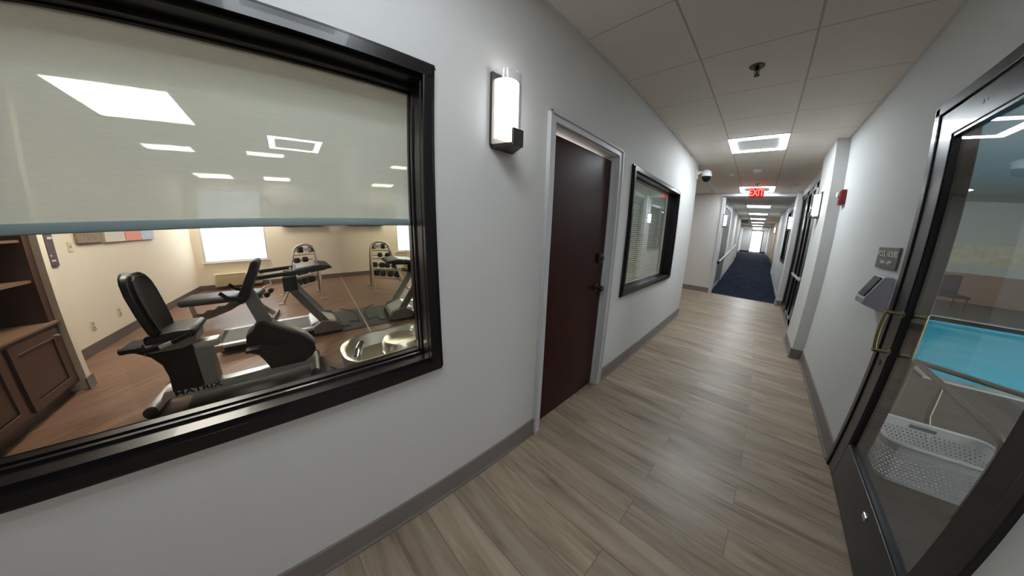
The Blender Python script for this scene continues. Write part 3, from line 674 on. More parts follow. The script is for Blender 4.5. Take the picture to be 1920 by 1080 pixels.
disc(.83, 5.75, .075, 'white_plastic', 'round white smoke detector on the ceiling before the EXIT sign')
disc(.42, 6.0, .04, 'white_plastic', 'small flat white sprinkler cap on the ceiling near the dome camera', 'ceiling_sprinkler', 'sprinkler')
disc(1.47, 7.1, .045, 'white_plastic', 'small flat white sprinkler cap on the ceiling beside the storefront', 'ceiling_sprinkler', 'sprinkler')
disc(.87, 10.2, .04, 'black_metal', 'small dark sprinkler on the ceiling in front of the first light beyond the portal', 'ceiling_sprinkler', 'sprinkler')

# ------------------------------------------------------------------ right wall: alarm, plaque, dispenser
t = empty('fire_alarm', (WR, 4.22, 1.96), 'red fire alarm strobe on the right wall beside the pillar', 'alarm')
MB().bbox(WR-.045, WR, 4.14, 4.27, 1.88, 2.04, .01).build('alarm_body', 'alarm_red', t, smooth=True)
MB().bbox(WR-.075, WR-.045, 4.18, 4.235, 1.96, 2.02, .01).build('strobe_lens', 'strobe', t, smooth=True)
MB().bbox(WR-.052, WR-.044, 4.165, 4.245, 1.89, 1.94, .003).build('horn_grille', 'alarm_red', t)
t = empty('pool_hours_sign', (WR, 2.62, 1.385), 'taupe plaque with white pool hours lettering beside the glass door', 'sign')
MB().bbox(WR-.012, WR, 2.44, 2.79, 1.315, 1.45, .003).build('plaque', 'plaque', t)
RM = Matrix(((0, 0, -1, WR-.014), (-1, 0, 0, 2.605), (0, 1, 0, 1.405), (0, 0, 0, 1)))
text_mesh('POOL HOURS', .052, 'letter_white', 'lettering', t, RM, .001, True)
RM2 = RM.copy(); RM2[2][3] = 1.352
text_mesh('10AM - 10PM', .034, 'letter_white', 'lettering', t, RM2, .001, True)
t = empty('wall_dispenser', (WR, 2.52, 1.16), 'lilac-grey wedge-shaped wall dispenser with dark keypad below the hours plaque', 'dispenser')
MB().prism([(WR, 1.27), (WR-.045, 1.27), (WR-.115, 1.12), (WR-.115, 1.085), (WR-.03, 1.055), (WR, 1.055)], 'y', 2.43, 2.60).build('dispenser_body', 'lilac_plastic', t, bevel=.004)
MB().prism([(WR-.052, 1.262), (WR-.056, 1.264), (WR-.115, 1.135), (WR-.108, 1.135)], 'y', 2.455, 2.575).build('keypad', 'black_plastic', t)

# ------------------------------------------------------------------ pool hall things
def basket():
    t = empty('laundry_basket', (2.2, 2.42, 0), 'white perforated plastic laundry basket on the pool deck behind the glass door', 'basket')
    R0 = Matrix.Translation((2.24, 2.55, 0)) @ Matrix.Rotation(math.radians(2), 4, 'Z')
    def ring(a, b, z, r, n=8):
        pts = []
        for (cx, cy, s) in ((a-r, b-r, 0), (-a+r, b-r, PI/2), (-a+r, -b+r, PI), (a-r, -b+r, 1.5*PI)):
            for i in range(n+1): pts.append((cx+r*math.cos(s+PI/2*i/n), cy+r*math.sin(s+PI/2*i/n), z))
        return pts
    # perforated walls: a grid of bars with real holes
    mb = MB(R0)
    H0, H1 = .0, .29
    def pt(s, z):   # s in [0,1) round the perimeter
        k = z/H1; a = .27+.045*k; b = .165+.035*k; r = .07
        P = [a-r, b-r]; segs = [(2*(b-r)), PI/2*r, 2*(a-r), PI/2*r]*2; L = sum(segs); d = (s % 1)*L
        ang = 0; x, y = a, -(b-r); th = PI/2
        for i, sl in enumerate(segs):
            q = min(d, sl)
            if i % 2 == 0: x += q*math.cos(th); y += q*math.sin(th)
            else:
                cx, cy = x-r*math.cos(th-PI/2), y-r*math.sin(th-PI/2); t2 = th-PI/2+q/r; x, y = cx+r*math.cos(t2), cy+r*math.sin(t2); th += q/r
            d -= q
            if d <= 1e-9: break
        return (x, y, z)
    NS, NZ = 76, 10
    zs = [.02+(.235-.02)*i/NZ for i in range(NZ+1)]
    # solid band top and bottom, holes between (offset rows)
    def face(s0, s1, z0, z1): mb.add([pt(s0, z0), pt(s1, z0), pt(s1, z1), pt(s0, z1)], [(0, 1, 2, 3)])
    for i in range(NS):
        face(i/NS, (i+1)/NS, 0, .02); face(i/NS, (i+1)/NS, .235, .29)
    for j in range(NZ):
        z0, z1 = zs[j], zs[j+1]; zm0, zm1 = z0+.0055, z1-.0055
        o = .5 if j % 2 else 0
        for i in range(NS//1):
            a, b = (i+o)/NS, (i+1+o)/NS
            m0, m1 = a+.25/NS, b-.25/NS
            face(a, b, z0, zm0); face(a, b, zm1, z1); face(a, m0, zm0, zm1); face(m1, b, zm0, zm1)
    bod = mb.build('basket_wall', 'basket_white', t)
    sol = bod.modifiers.new('s', 'SOLIDIFY'); sol.thickness = .003
    mb = MB(R0); pts = [pt(i/64, .29) for i in range(65)]; mb.tube(pts, .010, 8, cap=False, flat=1.4); mb.build('rim', 'basket_white', t, smooth=True)
    mb = MB(R0); b = [pt(i/64, .001) for i in range(64)]; mb.add(b, [tuple(range(64))]); mb.build('base', 'basket_white', t)
    for yy in (.190,): MB(R0).bbox(-.07, .07, yy-.003, yy+.002, .245, .270, .0015).build('handle_slot', 'mid_silver', t)
    return t
basket()
t = empty('pool_rail', (2.2, 3.2, 0), 'bronze-coloured tubular handrail on the pool deck behind the glass door', 'rail')
mb = MB()
mb.tube([(2.3, 3.40, 0), (2.3, 3.40, .50), (2.3, 3.37, .55), (2.3, 3.30, .565), (2.3, 2.30, .535), (2.3, 2.24, .51), (2.3, 2.22, .46), (2.3, 2.22, .0)], .02, 12)
mb.tube([(2.3, 3.38, .56), (3.0, 2.94, .57), (3.06, 2.90, .54), (3.08, 2.89, .48), (3.08, 2.89, 0)], .02, 12)
mb.tube([(2.3, 2.92, .55), (2.3, 2.90, .30), (2.34, 2.86, .12), (2.5, 2.84, .03), (2.7, 2.84, .02)], .018, 12)
mb.build('rail_tube', 'rail_bronze', t, smooth=True)
for nm, loc, lab in (('deck_chair', (6.0, 12.4, 0), 'dark lounge chair across the pool behind the glass door'),):
    t = empty(nm, loc, lab, 'chair'); x, y, z = loc
    MB().bbox(x-.35, x+.35, y-.35, y+.35, .35, .43, .02).build('seat', 'black_plastic', t)
    MB().bbox(x-.35, x+.35, y+.3, y+.38, .43, .95, .02).build('backrest', 'black_plastic', t)
    for sx in (-1, 1):
        for sy in (-1, 1): MB().tube([(x+sx*.31, y+sy*.31, 0), (x+sx*.31, y+sy*.31, .36)], .02, 8).build('leg', 'black_metal', t)
for x, y, w_ in ((4.2, 3.4, 'nearest the glass door'), (7.5, 3.4, 'at the right near side of the hall'), (5.8, 8, 'above the middle of the water'), (9.5, 8, 'above the right end of the water'), (5.8, 12.5, 'near the far wall')):
    tag(MB().lathe([(0, -.01), (.13, -.01), (.15, 0)], (x, y, 3.3), 20).build('ceiling_lamp', 'pool_lamp', origin=(x, y, 3.3)), 'round recessed ceiling lamp of the pool hall ' + w_, 'light', 'round ceiling lamps of the pool hall')

# ------------------------------------------------------------------ GYM
# mirror panels
t = empty('wall_mirror', tuple(GT @ Vector((-4, .56, 0))), 'tall frameless mirror wall at the right of the gym', 'mirror')
seams = [-7.648, -6.9, -5.66, -4.43, -3.2, -1.97, -.74, -.14]
for a, b in zip(seams, seams[1:]): MB(GT).box(a+.002, b-.002, .560, .573, .10 if False else .02, 2.35).build('mirror_panel', 'mirror', t)
MB(GT).box(-7.648, -.14, .548, .574, 0, .018).build('channel', 'champagne_tube', t)
# built-in cabinet
t = empty('built_in_cabinet', (-2.1, -2.2, 0), 'dark brown wooden cabinet with open shelves above panelled doors in the gym', 'cabinet')
cx0, cx1, cyf, cyb = -2.835, -.95, -1.995, -2.6
mb = MB(); mb.box(cx0, cx1, cyb, cyf, .10, .68).box(cx0, cx0+.08, cyb, cyf, .7, 2.4).box(cx1-.08, cx1, cyb, cyf, .7, 2.4).box(cx0, cx1, cyb, cyb+.02, .7, 2.4).box(cx0, cx1, cyb, cyf, 2.3, 2.4).box(cx0+.05, cx1-.05, cyb, cyf-.06, 0, .10)
mb.build('carcass', 'cabinet_wood', t)
MB().bbox(cx0, cx1, cyb, cyf+.03, .68, .705, .004).build('countertop', 'cabinet_edge', t)
for z in (1.075, 1.41, 1.75, 2.05): MB().box(cx0+.08, cx1-.08, cyb+.02, cyf-.02, z-.018, z+.004).build('shelf', 'cabinet_edge', t)
for i in range(3):
    a = cx0+.07+i*.6; b = a+.54
    dm = MB(); z0, z1, y = .12, .65, cyf
    for q in ((a, a+.07, z0, z1), (b-.07, b, z0, z1), (a+.07, b-.07, z0, z0+.07), (a+.07, b-.07, z1-.07, z1)): dm.box(q[0], q[1], y, y+.02, q[2], q[3])
    dm.box(a+.07, b-.07, y, y+.008, z0+.07, z1-.07)
    dd = dm.build('door', 'cabinet_wood', t)
    for zz in (z1-.078, z0+.062): MB().box(a+.062, b-.062, y+.008, y+.022, zz, zz+.008).build('moulding', 'cabinet_edge', dd)
    k = MB().lathe([(0, 0), (.008, 0), (.007, .012), (.013, .018), (.011, .026), (0, .028)], T=Matrix.Translation((b-.035 if i % 2 else a+.035, y+.02, .585)) @ Matrix.Rotation(-PI/2, 4, 'X'))
    k.build('knob', 'chrome', dd, smooth=True)
mb = MB(); mb.bbox(-2.52, -2.25, -2.4, -2.1, 1.08, 1.105, .01).bbox(-2.52, -2.26, -2.4, -2.1, 1.108, 1.13, .01).bbox(-2.51, -2.26, -2.39, -2.1, 1.133, 1.155, .01)
tag(mb.build('folded_towels', 'towel_white', smooth=True, origin=(-2.4, -2.25, 1.08)), 'small stack of pale folded towels on the middle shelf of the gym cabinet', 'towels')

def G(u, v, z): return tuple(GT @ Vector((u, v, z)))
# things on the gym left wall (v=-2.68)
t = empty('wall_sign', G(-3.53, -2.67, 1.3), 'narrow dark purple vertical sign with white marks beside the gym cabinet', 'sign')
MB(GT).box(-3.68, -3.57, -2.68, -2.66, 1.11, 1.62).build('sign_board', 'sign_purple', t)
for q in ((-3.665, -3.605, 1.405, 1.43), (-3.64, -3.585, 1.165, 1.18), (-3.605, -3.585, 1.22, 1.235)): MB(GT).box(q[0], q[1], -2.66, -2.656, q[2], q[3]).build('white_mark', 'letter_white', t)
def plate(u, z, m, nm, label, cat, slots):
    t = empty(nm, G(u, -2.68, z), label, cat)
    MB(GT).bbox(u-.036, u+.036, -2.68, -2.672, z-.058, z+.058, .003).build('cover_plate', 'ivory', t)
    for dz in slots: MB(GT).bbox(u-.016, u+.016, -2.673, -2.668, z+dz-.014, z+dz+.014, .002).build('socket' if nm == 'wall_outlet' else 'rocker', 'ivory_vent', t)
plate(-3.93, 1.305, 0, 'light_switch', 'ivory light switch plate on the gym wall below the brown painting', 'switch', (0,))
plate(-3.91, .33, 0, 'wall_outlet', 'ivory wall outlet low on the gym wall, nearest the cabinet', 'outlet', (-.024, .024))
plate(-4.48, .355, 0, 'wall_outlet', 'ivory wall outlet low on the gym wall, just left of the exercise bike seat', 'outlet', (-.024, .024))
tag(MB(GT).bbox(-4.525, -4.03, -2.678, -2.645, 1.335, 1.78, .004).build('painting', 'painting_brown', origin=G(-4.3, -2.68, 1.335)), 'brown abstract canvas on the gym wall, left of the pale ones', 'painting', 'canvases on the gym wall')
tag(MB(GT).bbox(-5.02, -4.555, -2.678, -2.645, 1.325, 1.70, .004).build('painting', 'painting_cream', origin=G(-4.8, -2.68, 1.325)), 'cream canvas panel on the gym wall between the brown and coral ones', 'painting', 'canvases on the gym wall')
tag(MB(GT).bbox(-5.47, -5.03, -2.678, -2.645, 1.325, 1.70, .004).build('painting', 'painting_coral', origin=G(-5.2, -2.68, 1.325)), 'coral pink canvas panel on the gym wall', 'painting', 'canvases on the gym wall')
tag(MB(GT).bbox(-5.90, -5.48, -2.678, -2.645, 1.325, 1.70, .004).build('painting', 'painting_blue', origin=G(-5.7, -2.68, 1.325)), 'pale blue canvas panel on the gym wall nearest the daylight window', 'painting', 'canvases on the gym wall')
# PTAC unit
t = empty('air_conditioner', G(-7.55, -1.82, .07), 'cream through-wall air conditioner unit below the gym window', 'air conditioner')
MB(GT).bbox(-7.65, -7.42, -2.32, -1.33, .09, .40, .02).build('cabinet', 'ivory', t, smooth=True)
MB(GT).add if False else None
mb = MB(GT); mb.box(-7.60, -7.45, -2.27, -1.60, .398, .404).box(-7.423, -7.415, -2.27, -1.66, .352, .385); mb.build('outlet_grille', 'ivory_vent', t)
mb = MB(GT)
for i in range(9): mb.box(-7.423, -7.413, -2.28, -1.37, .125+i*.025, .135+i*.025)
mb.build('intake_louvre', 'ivory_vent', t)
# cable on floor from it
tag(MB().tube([G(-7.60, -1.2, .2), G(-7.5, -1.15, .03), G(-7.2, -1.3, .008), G(-6.9, -1.25, .008), G(-7.0, -1.0, .008), G(-7.3, -.7, .02), G(-7.62, -.65, .22)], .008, 6).build('white_cable', 'white_cable', smooth=True), 'white power cord on the floor below the air conditioner', 'cord')
# television
t = empty('wall_television', G(-7.6, -.25, 1.5), 'flat black television on the far gym wall, only its lower edge below the shade', 'television')
MB(GT).bbox(-7.62, -7.57, -.73, .23, 1.475, 2.05, .006).build('bezel', 'black_plastic', t)
MB(GT).box(-7.569, -7.566, -.71, .21, 1.53, 2.03).build('screen', 'display', t)
MB(GT).box(-7.65, -7.62, -.35, -.15, 1.65, 1.9).build('wall_bracket', 'black_metal', t)

# ---- drinking fountain on the gym side, bowl close under the window
def fountain():
    t = empty('drinking_fountain', (-.33, .56, .55), 'stainless steel drinking fountain with a long oval basin just inside the gym window', 'drinking fountain')
    # basin rim outline in plan (stadium), long axis along y
    x0, x1, ya, yb, zt = -.515, -.128, .13, .60, .845
    def outline(inset, z, n=9):
        a0, a1, b0, b1 = x0+inset, x1-inset, ya+inset, yb-inset; r = min((a1-a0)/2*.86, .165)
        P = []
        for cx, cy, s, rr in ((a1-r, b0+r, -PI/2, r), (a1-.05, b1-.05, 0, .05), (a0+.05, b1-.05, PI/2, .05), (a0+r, b0+r, PI, r)):
            for i in range(n+1): P.append((cx+rr*math.cos(s+PI/2*i/n), cy+rr*math.sin(s+PI/2*i/n), z))
        return P
    rings = [outline(.05, zt-.27), outline(.012, zt-.12), outline(0, zt-.02), outline(.002, zt), outline(.010, zt+.004), outline(.018, zt), outline(.026, zt-.014), outline(.05, zt-.06), outline(.085, zt-.072)]
    n = len(rings[0]); vs = [p for r in rings for p in r]; fs = []
    for i in range(len(rings)-1):
        for k in range(n): fs.append((i*n+k, i*n+(k+1) % n, (i+1)*n+(k+1) % n, (i+1)*n+k))
    fs.append(tuple((len(rings)-1)*n+k for k in range(n))); fs.append(tuple(range(n))[::-1])
    mb = MB(); mb.add(vs, fs); mb.build('basin', 'steel', t, smooth=True)
    # raised round splash cup near the wall
    MB().lathe([(.105, -.062), (.100, -.01), (.092, .0), (.085, -.004), (.06, -.014), (0, -.018)], (-.345, .43, zt-.004), 28).build('round_shelf', 'steel', t, smooth=True)
    mb = MB(); bx, by = -.245, .185
    mb.lathe([(0, -.07), (.03, -.068), (.026, -.058), (.016, -.05), (.015, -.02), (.020, -.016), (.018, 0)], (bx, by, zt+.005), 16)
    mb.tube([(bx, by, zt), (bx-.012, by+.012, zt+.03), (bx-.04, by+.03, zt+.042)], [.016, .016, .012], 12)
    mb.build('bubbler', 'chrome', t, smooth=True)
    MB().tube([(bx-.03, by+.02, zt+.036), (bx-.048, by+.036, zt+.042)], .011, 10).build('spout_tip', 'black_metal', t, smooth=True)
    MB().lathe([(0, .001), (.03, .001), (.03, .004), (0, .004)], (bx-.01, by+.06, zt-.073), 18).build('drain', 'mid_silver', t)
    MB().bbox(x0+.06, x1-.05, ya+.12, yb, .42, zt-.2, .02).build('apron', 'steel', t)
    return t
fountain()
mb = MB()

# ---- recumbent bike
def bike():
    t = empty('recumbent_bike', (-1.98, -.6, 0), 'black and silver recumbent exercise bike nearest the gym window', 'exercise bike')
    XC = -2.05
    # feet tubes
    mb = MB(); mb.tube([(-1.90, -1.20, .045), (-2.30, -1.17, .045)], .042, 16); mb.build('rear_foot', 'silver_paint', t, smooth=True)
    MB().tube([(-1.885, -1.201, .045), (-1.865, -1.203, .045)], .047, 16).build('end_cap', 'rubber', t, smooth=True); MB().tube([(-2.30, -1.17, .045), (-2.33, -1.168, .045)], .047, 16).build('end_cap', 'rubber', t, smooth=True)
    mb = MB(); mb.tube([(-1.84, .03, .045), (-2.28, .06, .045)], .040, 16); mb.build('front_foot', 'silver_paint', t, smooth=True)
    MB().tube([(-1.83, .03, .04), (-1.80, .028, .04)], .047, 16).build('transport_wheel', 'rubber', t, smooth=True); MB().tube([(-2.28, .06, .04), (-2.31, .062, .04)], .047, 16).build('transport_wheel', 'rubber', t, smooth=True)
    # main rail: slightly rising low beam
    mb = MB(); mb.prism([(-1.17, .07), (-1.10, .055), (-.4, .045), (.05, .07), (.05, .15), (-.4, .135), (-.9, .125), (-1.13, .135)], 'x', XC-.045, XC+.045); mb.build('main_rail', 'silver_paint', t, bevel=.01)
    # maker lettering on the rail is an indistinct dark word
    RMx = Matrix(((0, 0, 1, XC+.047), (1, 0, 0, -.90), (0, 1, 0, .095), (0, 0, 0, 1)))
    text_mesh('MATRIX', .075, 'black_plastic', 'rail_lettering', t, RMx @ Matrix.Diagonal((1.25, .8, 1, 1)), .001, True)
    # seat pedestal shroud (curved back edge) profile in (y,z)
    prof = [(-1.27, .555), (-1.27, .52), (-1.16, .49), (-1.08, .42), (-1.04, .33), (-1.045, .20), (-1.07, .125), (-.80, .125), (-.80, .50), (-.68, .50), (-.68, .53)]
    prof = [(-1.275, .575), (-1.28, .535), (-1.20, .515), (-1.12, .46), (-1.07, .38), (-1.055, .27), (-1.065, .125), (-.845, .125), (-.845, .49), (-.86, .56)]
    mb = MB(); mb.prism(prof, 'x', XC-.13, XC+.075); mb.build('seat_shroud', 'black_plastic', t, bevel=.012)
    MB().box(XC-.10, XC+.06, -.847, -.735, .10, .455).build('seat_post', 'mid_silver', t, bevel=.006) if False else None
    MB().bbox(XC-.10, XC+.07, -.845, -.74, .12, .46, .006).build('seat_post', 'grey_plastic', t)
    MB().bbox(XC-.07, XC+.05, -.90, -.67, .455, .515, .008).build('seat_track', 'silver_paint', t, smooth=True)
    # seat carriage, cushion, back
    mb = MB(); mb.prism([(-1.12, .50), (-.90, .50), (-.80, .53), (-.79, .60), (-1.0, .585), (-1.13, .56)], 'x', XC-.15, XC+.10); mb.build('seat_carriage', 'mid_silver', t, bevel=.01)
    mb = MB(); mb.prism([(-1.10, .585), (-.86, .60), (-.79, .60), (-.765, .63), (-.79, .665), (-.90, .67), (-1.10, .655)], 'x', XC-.22, XC+.17); mb.build('seat', 'dark_vinyl', t, bevel=.03, smooth=True)
    # backrest: tapered rounded slab leaning back
    def back(scale, th, y_off, name, m):
        # profile across (x), along s from bottom to top
        rows = [(0, .17, 0), (.05, .205, 0), (.2, .225, .0), (.36, .225, .0), (.45, .20, -.01), (.495, .165, -.015), (.52, .10, -.02)]
        vs = []; fs = []; n = 12
        for s, hw, bow in rows:
            hw *= scale; s = s if scale == 1 else .03+s*.9
            yc = -1.03-.10*(s/.52); zc = .62+.50*(s/.52)
            for k in range(n+1):
                q = -1+2*k/n; vs.append((XC-.02+q*hw, yc+y_off+.035*q*q, zc))
        m_ = n+1; R = len(rows)
        for side in (0, 1):
            base = len(vs)
            if side:
                vs += [(x, y-th, z+th*.35) for x, y, z in vs[:R*m_]]
                for i in range(R-1):
                    for k in range(n): fs.append((base+i*m_+k, base+i*m_+k+1, base+(i+1)*m_+k+1, base+(i+1)*m_+k))
                # rim
                loop = [k for k in range(m_)] + [i*m_+n for i in range(1, R)] + [(R-1)*m_+k for k in range(n-1, -1, -1)] + [i*m_ for i in range(R-2, 0, -1)]
                for a, b in zip(loop, loop[1:]+loop[:1]): fs.append((a, b, base+b, base+a))
            else:
                for i in range(R-1):
                    for k in range(n): fs.append((i*m_+k, i*m_+k+1, (i+1)*m_+k+1, (i+1)*m_+k))
        mb = MB(); mb.add(vs, fs); return mb.build(name, m, t, smooth=True, bevel=.012)
    back(1, .05, 0, 'backrest', 'dark_vinyl')
    back(.80, .012, .018, 'back_pad', 'black_plastic')
    text_mesh('MATRIX', .06, 'mid_silver', 'pad_lettering', t, Matrix.Translation((XC+.06, -1.055, .875)) @ Matrix(((0,0,1,0),(.36,-.9,0,0),(-.93,-.35,0,0),(0,0,0,1))) , .001) if False else None
    # side hand grips, swooping forward from behind the seat
    for s, nm in ((1, ''), (-1, '')):
        x = XC+.20*s-.02
        mb = MB(); mb.tube([(x-.06*s, -1.10, .53), (x, -1.12, .55), (x+.02*s, -1.02, .565), (x+.02*s, -.90, .60), (x+.01*s, -.80, .64)], .017, 10); mb.build('side_handle', 'black_plastic', t, smooth=True)
        MB().tube([(x+.02*s, -1.0, .571), (x+.02*s, -.92, .594)], .0185, 10).build('grip_sensor', 'silver_paint', t, smooth=True)
    mb = MB(); mb.bbox(XC-.10, XC+.10, -1.29, -1.17, .53, .57, .015).tube([(XC+.07, -1.29, .555), (XC+.07, -1.12, .545)], .02, 8); mb.build('transport_handle', 'black_plastic', t, smooth=True)
    MB().tube([(XC+.12, -1.13, .50), (XC+.13, -1.12, .60)], .007, 8).build('recline_lever', 'chrome', t, smooth=True)
    # front drive housing, profile (y,z)
    fr = [(-.46, .50), (-.47, .42), (-.46, .33), (-.40, .30), (-.36, .22), (-.33, .135), (-.05, .13), (.03, .17), (.075, .235), (.06, .31), (-.02, .40), (-.12, .47), (-.25, .56), (-.30, .60), (-.36, .60), (-.40, .545)]
    mb = MB(); mb.prism(fr, 'x', XC-.10, XC+.10); mb.build('drive_housing', 'black_plastic', t, bevel=.012)
    mb = MB(); mb.prism([(-.26, .585), (-.10, .49), (.02, .40), (.085, .30), (.08, .26), (.05, .30), (-.04, .385), (-.13, .455), (-.27, .545)], 'x', XC-.055, XC+.055); mb.build('housing_trim', 'silver_paint', t, bevel=.008, smooth=True)
    mb = MB(); mb.tube([(XC+.09, -.20, .33), (XC+.15, -.20, .33)], .03, 14).beam((XC+.14, -.20, .33), (XC+.14, -.36, .40), .02, .035); mb.build('crank', 'black_plastic', t, smooth=True)
    mb = MB(); mb.bbox(XC+.14, XC+.24, -.47, -.36, .385, .415, .01); mb.build('pedal', 'black_plastic', t, smooth=True)
    mb = MB(); mb.tube([(XC-.09, -.20, .33), (XC-.15, -.20, .33)], .03, 14).beam((XC-.14, -.20, .33), (XC-.14, -.06, .26), .02, .035); mb.build('crank', 'black_plastic', t, smooth=True)
    MB().bbox(XC-.24, XC-.14, -.09, .02, .24, .27, .01).build('pedal', 'grey_plastic', t, smooth=True)
    # mast and console
    mb = MB(); mb.prism([(-.36, .58), (-.24, .56), (-.33, .86), (-.38, .95), (-.43, .93), (-.42, .80)], 'x', XC-.045, XC+.045); mb.build('console_mast', 'grey_plastic', t, bevel=.01)
    mb = MB(); mb.prism([(-.47, .83), (-.42, .80), (-.365, .85), (-.33, .95), (-.28, 1.06), (-.255, 1.14), (-.275, 1.165), (-.31, 1.155), (-.345, 1.07), (-.41, .94)], 'x', XC-.17, XC+.17); c = mb.build('console', 'black_plastic', t, bevel=.02, smooth=True)
    MB().bbox(XC-.13, XC+.13, -.012, 0.0, 0, .15, .003, T=Matrix.Translation((0, -.335, .97)) @ Matrix.Rotation(math.radians(-27), 4, 'X')).build('display', 'display', c)
    for s in (1, -1):
        mb = MB(); mb.tube([(XC+.05*s, -.40, .86), (XC+.20*s, -.42, .86), (XC+.22*s, -.50, .88), (XC+.21*s, -.55, .93)], .016, 10); mb.build('front_handle', 'black_plastic', t, smooth=True)
    return t
bike()
tag(MB().prism([(-1.55, -.96), (-2.25, -.99), (-2.25, .13), (-1.62, .13)], 'z', .0005, .007).build('floor_mat', 'mat_rubber', origin=(-1.9, -.4, 0)), 'thin dark rubber mat under the exercise bike', 'mat')
tag(MB().tube([(-1.93, .17, .012), (-1.78, .26, .006), (-1.70, .22, .006), (-1.6, .3, .006)], .005, 6).build('black_cable', 'black_plastic', smooth=True), 'black power cord on the floor between bike and drinking fountain', 'cord')
tag(MB().bbox(-1.70, -1.63, .19, .235, 0, .03, .008).build('power_plug', 'black_plastic', smooth=True, origin=(-1.665, .21, 0)), 'small black plug lying on the floor beside the drinking fountain', 'plug')

# ---- treadmill
def treadmill():
    t = empty('treadmill', (-3.3, -.2, 0), 'grey treadmill behind the exercise bike, facing the mirror wall', 'treadmill')
    xa, xb = -3.62, -2.95      # far and near side
    y0, y1 = -.93, .34
    MB().bbox(xa+.07, xb-.07, y0+.03, y1-.05, .105, .125, .004).build('belt', 'belt', t)
    for a, b in ((xa, xa+.075), (xb-.075, xb)): MB().bbox(a, b, y0+.02, y1-.1, .095, .135, .008).build('side_rail', 'silver_paint', t)
    MB().bbox(xa+.02, xb-.02, y0+.04, y1, .03, .10, .01).build('deck_frame', 'black_plastic', t)
    MB().tube([(xa+.02, y0+.03, .105), (xb-.02, y0+.03, .105)], .03, 12).build('rear_roller', 'black_plastic', t, smooth=True)
    for x in (xa+.035, xb-.035): MB().bbox(x-.04, x+.04, y0-.01, y0+.08, .05, .14, .015).build('rear_cap', 'champagne_tube', t, smooth=True)
    mb = MB(); mb.prism([(.08, .10), (.10, .17), (.20, .20), (.42, .12), (.46, .07), (.44, .04), (.08, .04)], 'x', xa+.06, xb-.06); mb.build('motor_hood', 'silver_paint', t, bevel=.015)
    for x in (xa+.03, xb-.03):
        mb = MB(); mb.prism([(.12, .04), (.12, .14), (.24, .21), (.40, .17), (.47, .06), (.44, .03)], 'x', x-.045, x+.045); mb.build('upright_foot', 'mid_silver', t, bevel=.01)
        MB().beam((x, .30, .13), (x, -.06, .70), .055, .095, up=(0, 1, .3)).build('upright', 'mid_silver', t, bevel=.012)
        MB().bbox(x-.045, x+.045, -.14, .02, .66, .84, .015).build('bracket', 'black_plastic', t)
        # long hand rail
        MB().beam((x, -.42, .858), (x, .36, .905), .058, .048).build('hand_rail', 'black_plastic', t, bevel=.01)
        MB().tube([(x, .46, .035), (x, .40, .035)], .032, 10, T=None).build('wheel', 'rubber', t, smooth=True)
    mb = MB(); mb.prism([(-.02, .87), (-.0, .915), (.30, .950), (.42, .93), (.45, .90), (.30, .880)], 'x', xa+.02, xb-.02); c = mb.build('console', 'black_plastic', t, bevel=.012)
    MB().bbox(xa+.08, xb-.08, .03, .26, 0, .006, .002, T=Matrix.Translation((0, 0, .915)) @ Matrix.Rotation(math.radians(6.7), 4, 'X')).build('display', 'black_metal', c)
    MB().beam((xa+.02, -.04, .875), (xb-.02, -.04, .875), .03, .03).build('cross_bar', 'black_plastic', t)
    return t
treadmill()
tag(MB().box(-3.95, -2.93, .22, 1.0-.12, .0005, .008).build('floor_mat', 'mat_rubber', origin=(-3.4, .5, 0)), 'dark rubber mat under the front of the treadmill', 'mat')
tag(MB().tube([(-3.1, .47, .03), (-3.1, .58, .012), (-3.3, .62, .012), (-3.2, .75, .012), (-3.6, .78, .012), (-3.9, .74, .012), (-4.0, .60, .03)], .006, 6).build('black_cable', 'black_plastic', smooth=True), 'black treadmill power cord curling on the mat at the mirror', 'cord')

# ---- weight bench
def bench():
    t = empty('weight_bench', (-4.5, -1, 0), 'black padded weight bench on grey steel legs behind the exercise bike', 'bench')
    T = Matrix.Translation((-4.38, -.99, 0)) @ Matrix.Rotation(math.radians(-7), 4, 'Z')
    mb = MB(T); mb.bbox(-.26, .25, -.52, .22, .375, .475, .045, seg=3); mb.build('back_pad', 'dark_vinyl', t, smooth=True)
    mb = MB(T); mb.bbox(-.22, .22, .25, .52, .375, .475, .045, seg=3); mb.build('seat_pad', 'dark_vinyl', t, smooth=True)
    mb = MB(T); mb.beam((0, -.50, .10), (0, .35, .37), .06, .07); mb.beam((0, .20, .37), (0, .50, .37), .05, .05); mb.build('main_beam', 'mid_silver', t)
    mb = MB(T); top = []
    for i in range(5): top += [(-.46+i*.15, .17+i*.042), (-.40+i*.15, .215+i*.042), (-.345+i*.15, .212+i*.042)]
    mb.prism([(-.50, .07), (-.20, .13), (.05, .21), (.20, .29), (.33, .33)] + top[::-1], 'x', -.03, .03); mb.build('adjustment_ladder', 'mid_silver', t)
    mb = MB(T); mb.beam((0, -.46, .40), (0, -.42, .13), .04, .05); mb.build('rear_strut', 'champagne_tube', t)
    mb = MB(T); mb.beam((-.30, -.54, .05), (.30, -.54, .05), .06, .06).beam((0, -.54, .08), (0, -.45, .14), .06, .06); mb.build('rear_foot', 'black_metal', t)
    mb = MB(T); mb.beam((0, .32, .36), (0, .62, .06), .06, .06).beam((-.26, .63, .04), (.26, .63, .04), .05, .05); mb.build('front_leg', 'mid_silver', t)
    for s in (-1, 1): MB(T).tube([(s*.12, .60, .42), (s*.20, .60, .42)], .04, 12).build('roller_pad', 'black_plastic', t, smooth=True)
bench()

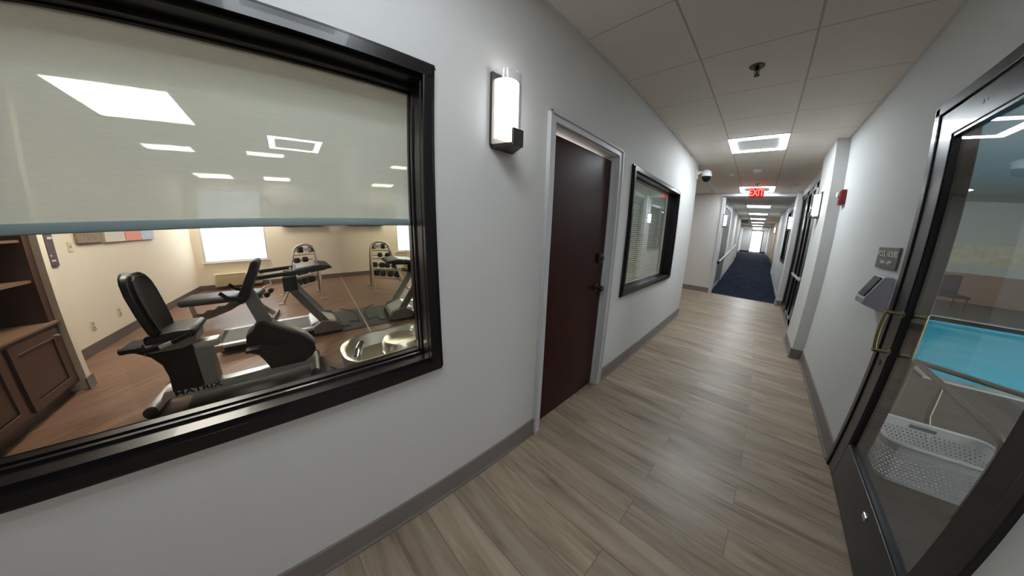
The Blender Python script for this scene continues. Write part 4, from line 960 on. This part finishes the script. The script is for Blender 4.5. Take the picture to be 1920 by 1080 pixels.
# ---- dumbbell rack: arched tube frame
def rack():
    t = empty('dumbbell_rack', (-5.3, .1, 0), 'arched silver tube dumbbell rack near the far gym wall', 'rack')
    # two A-frames, front one leaning; outline arches in yz with x varying
    def arch(xf, xb, name):
        pts = []
        yl, yr = -.27, .44
        L = [(-.27, .0), (-.16, .20), (-.10, .45), (-.02, .75), (.03, .93)]
        Rr = [(.44, .93), (.45, .75), (.455, .45), (.455, .2), (.455, .0)]
        top = [(.235+.205*math.cos(a), .93+.17*math.sin(a)) for a in [PI-PI*i/12 for i in range(1, 12)]]
        for (y, z) in L+top+Rr: pts.append((xf+(xb-xf)*z/1.1, y, z))
        MB().tube(pts, .022, 10).build(name, 'champagne_tube', t, smooth=True)
    arch(-5.15, -5.45, 'front_frame'); arch(-6.0, -5.50, 'rear_frame')
    for z, ya in ((.22, -.15), (.44, -.10), (.70, -.03), (.90, .02)):
        xf = -5.15-.30*z/1.1; xr = -6.0+.5*z/1.1
        MB().tube([(xf+.02, ya, z), (xr, .45, z)], .016, 8).build('cross_rail', 'champagne_tube', t, smooth=True)
        MB().tube([(xf-.12, ya, z+.07), (xr-.04, .38, z+.07)], .012, 8).build('cross_rail', 'champagne_tube', t, smooth=True)
    for x, y in ((-5.15, -.28), (-5.15, .455), (-6.0, -.27), (-6.0, .455)): MB().bbox(x-.05, x+.05, y-.06, y+.06, 0, .016, .006).build('foot_pad', 'champagne_tube', t)
rack()
def dumbbell(u, z, r, ln, label, white=False):
    ya = -.17+.2*z; f = Vector((-5.15-.30*z/1.1-.05, ya, 0)); g = Vector((-6.0+.5*z/1.1-.02, .42, 0)); d = (g-f).normalized(); c = f+(g-f)*u
    c.z = z+.03+r; t = empty('dumbbell', tuple(c-Vector((0, 0, r))), label, 'dumbbell', 'dumbbells on the rack')
    for s in (-1, 1): MB().tube([tuple(c+d*s*ln*.22), tuple(c+d*s*ln*.5)], r, 8).build('weight', 'black_plastic', t)
    MB().tube([tuple(c-d*ln*.25), tuple(c+d*ln*.25)], .016, 8).build('grip', 'chrome', t, smooth=True)
    if white:
        n = Vector((-d.y, d.x, 0)); n = n if n.x > 0 else -n; m = c+n*(r+.004)
        MB().beam(tuple(m-d*.08), tuple(m+d*.08), .006, .07).build('sticker', 'white_plastic', t)
dumbbell(.62, .90, .062, .30, 'black dumbbell with a white label on the top shelf of the rack', True)
dumbbell(.42, .70, .055, .26, 'black dumbbell on the second shelf of the rack, its only one')
dumbbell(.22, .44, .065, .28, 'black dumbbell on the third shelf of the rack, left one')
dumbbell(.72, .44, .065, .28, 'black dumbbell on the third shelf of the rack, right one')
dumbbell(.20, .22, .075, .28, 'black dumbbell on the lowest shelf of the rack, left one')
dumbbell(.70, .22, .075, .28, 'black dumbbell on the lowest shelf of the rack, right one')
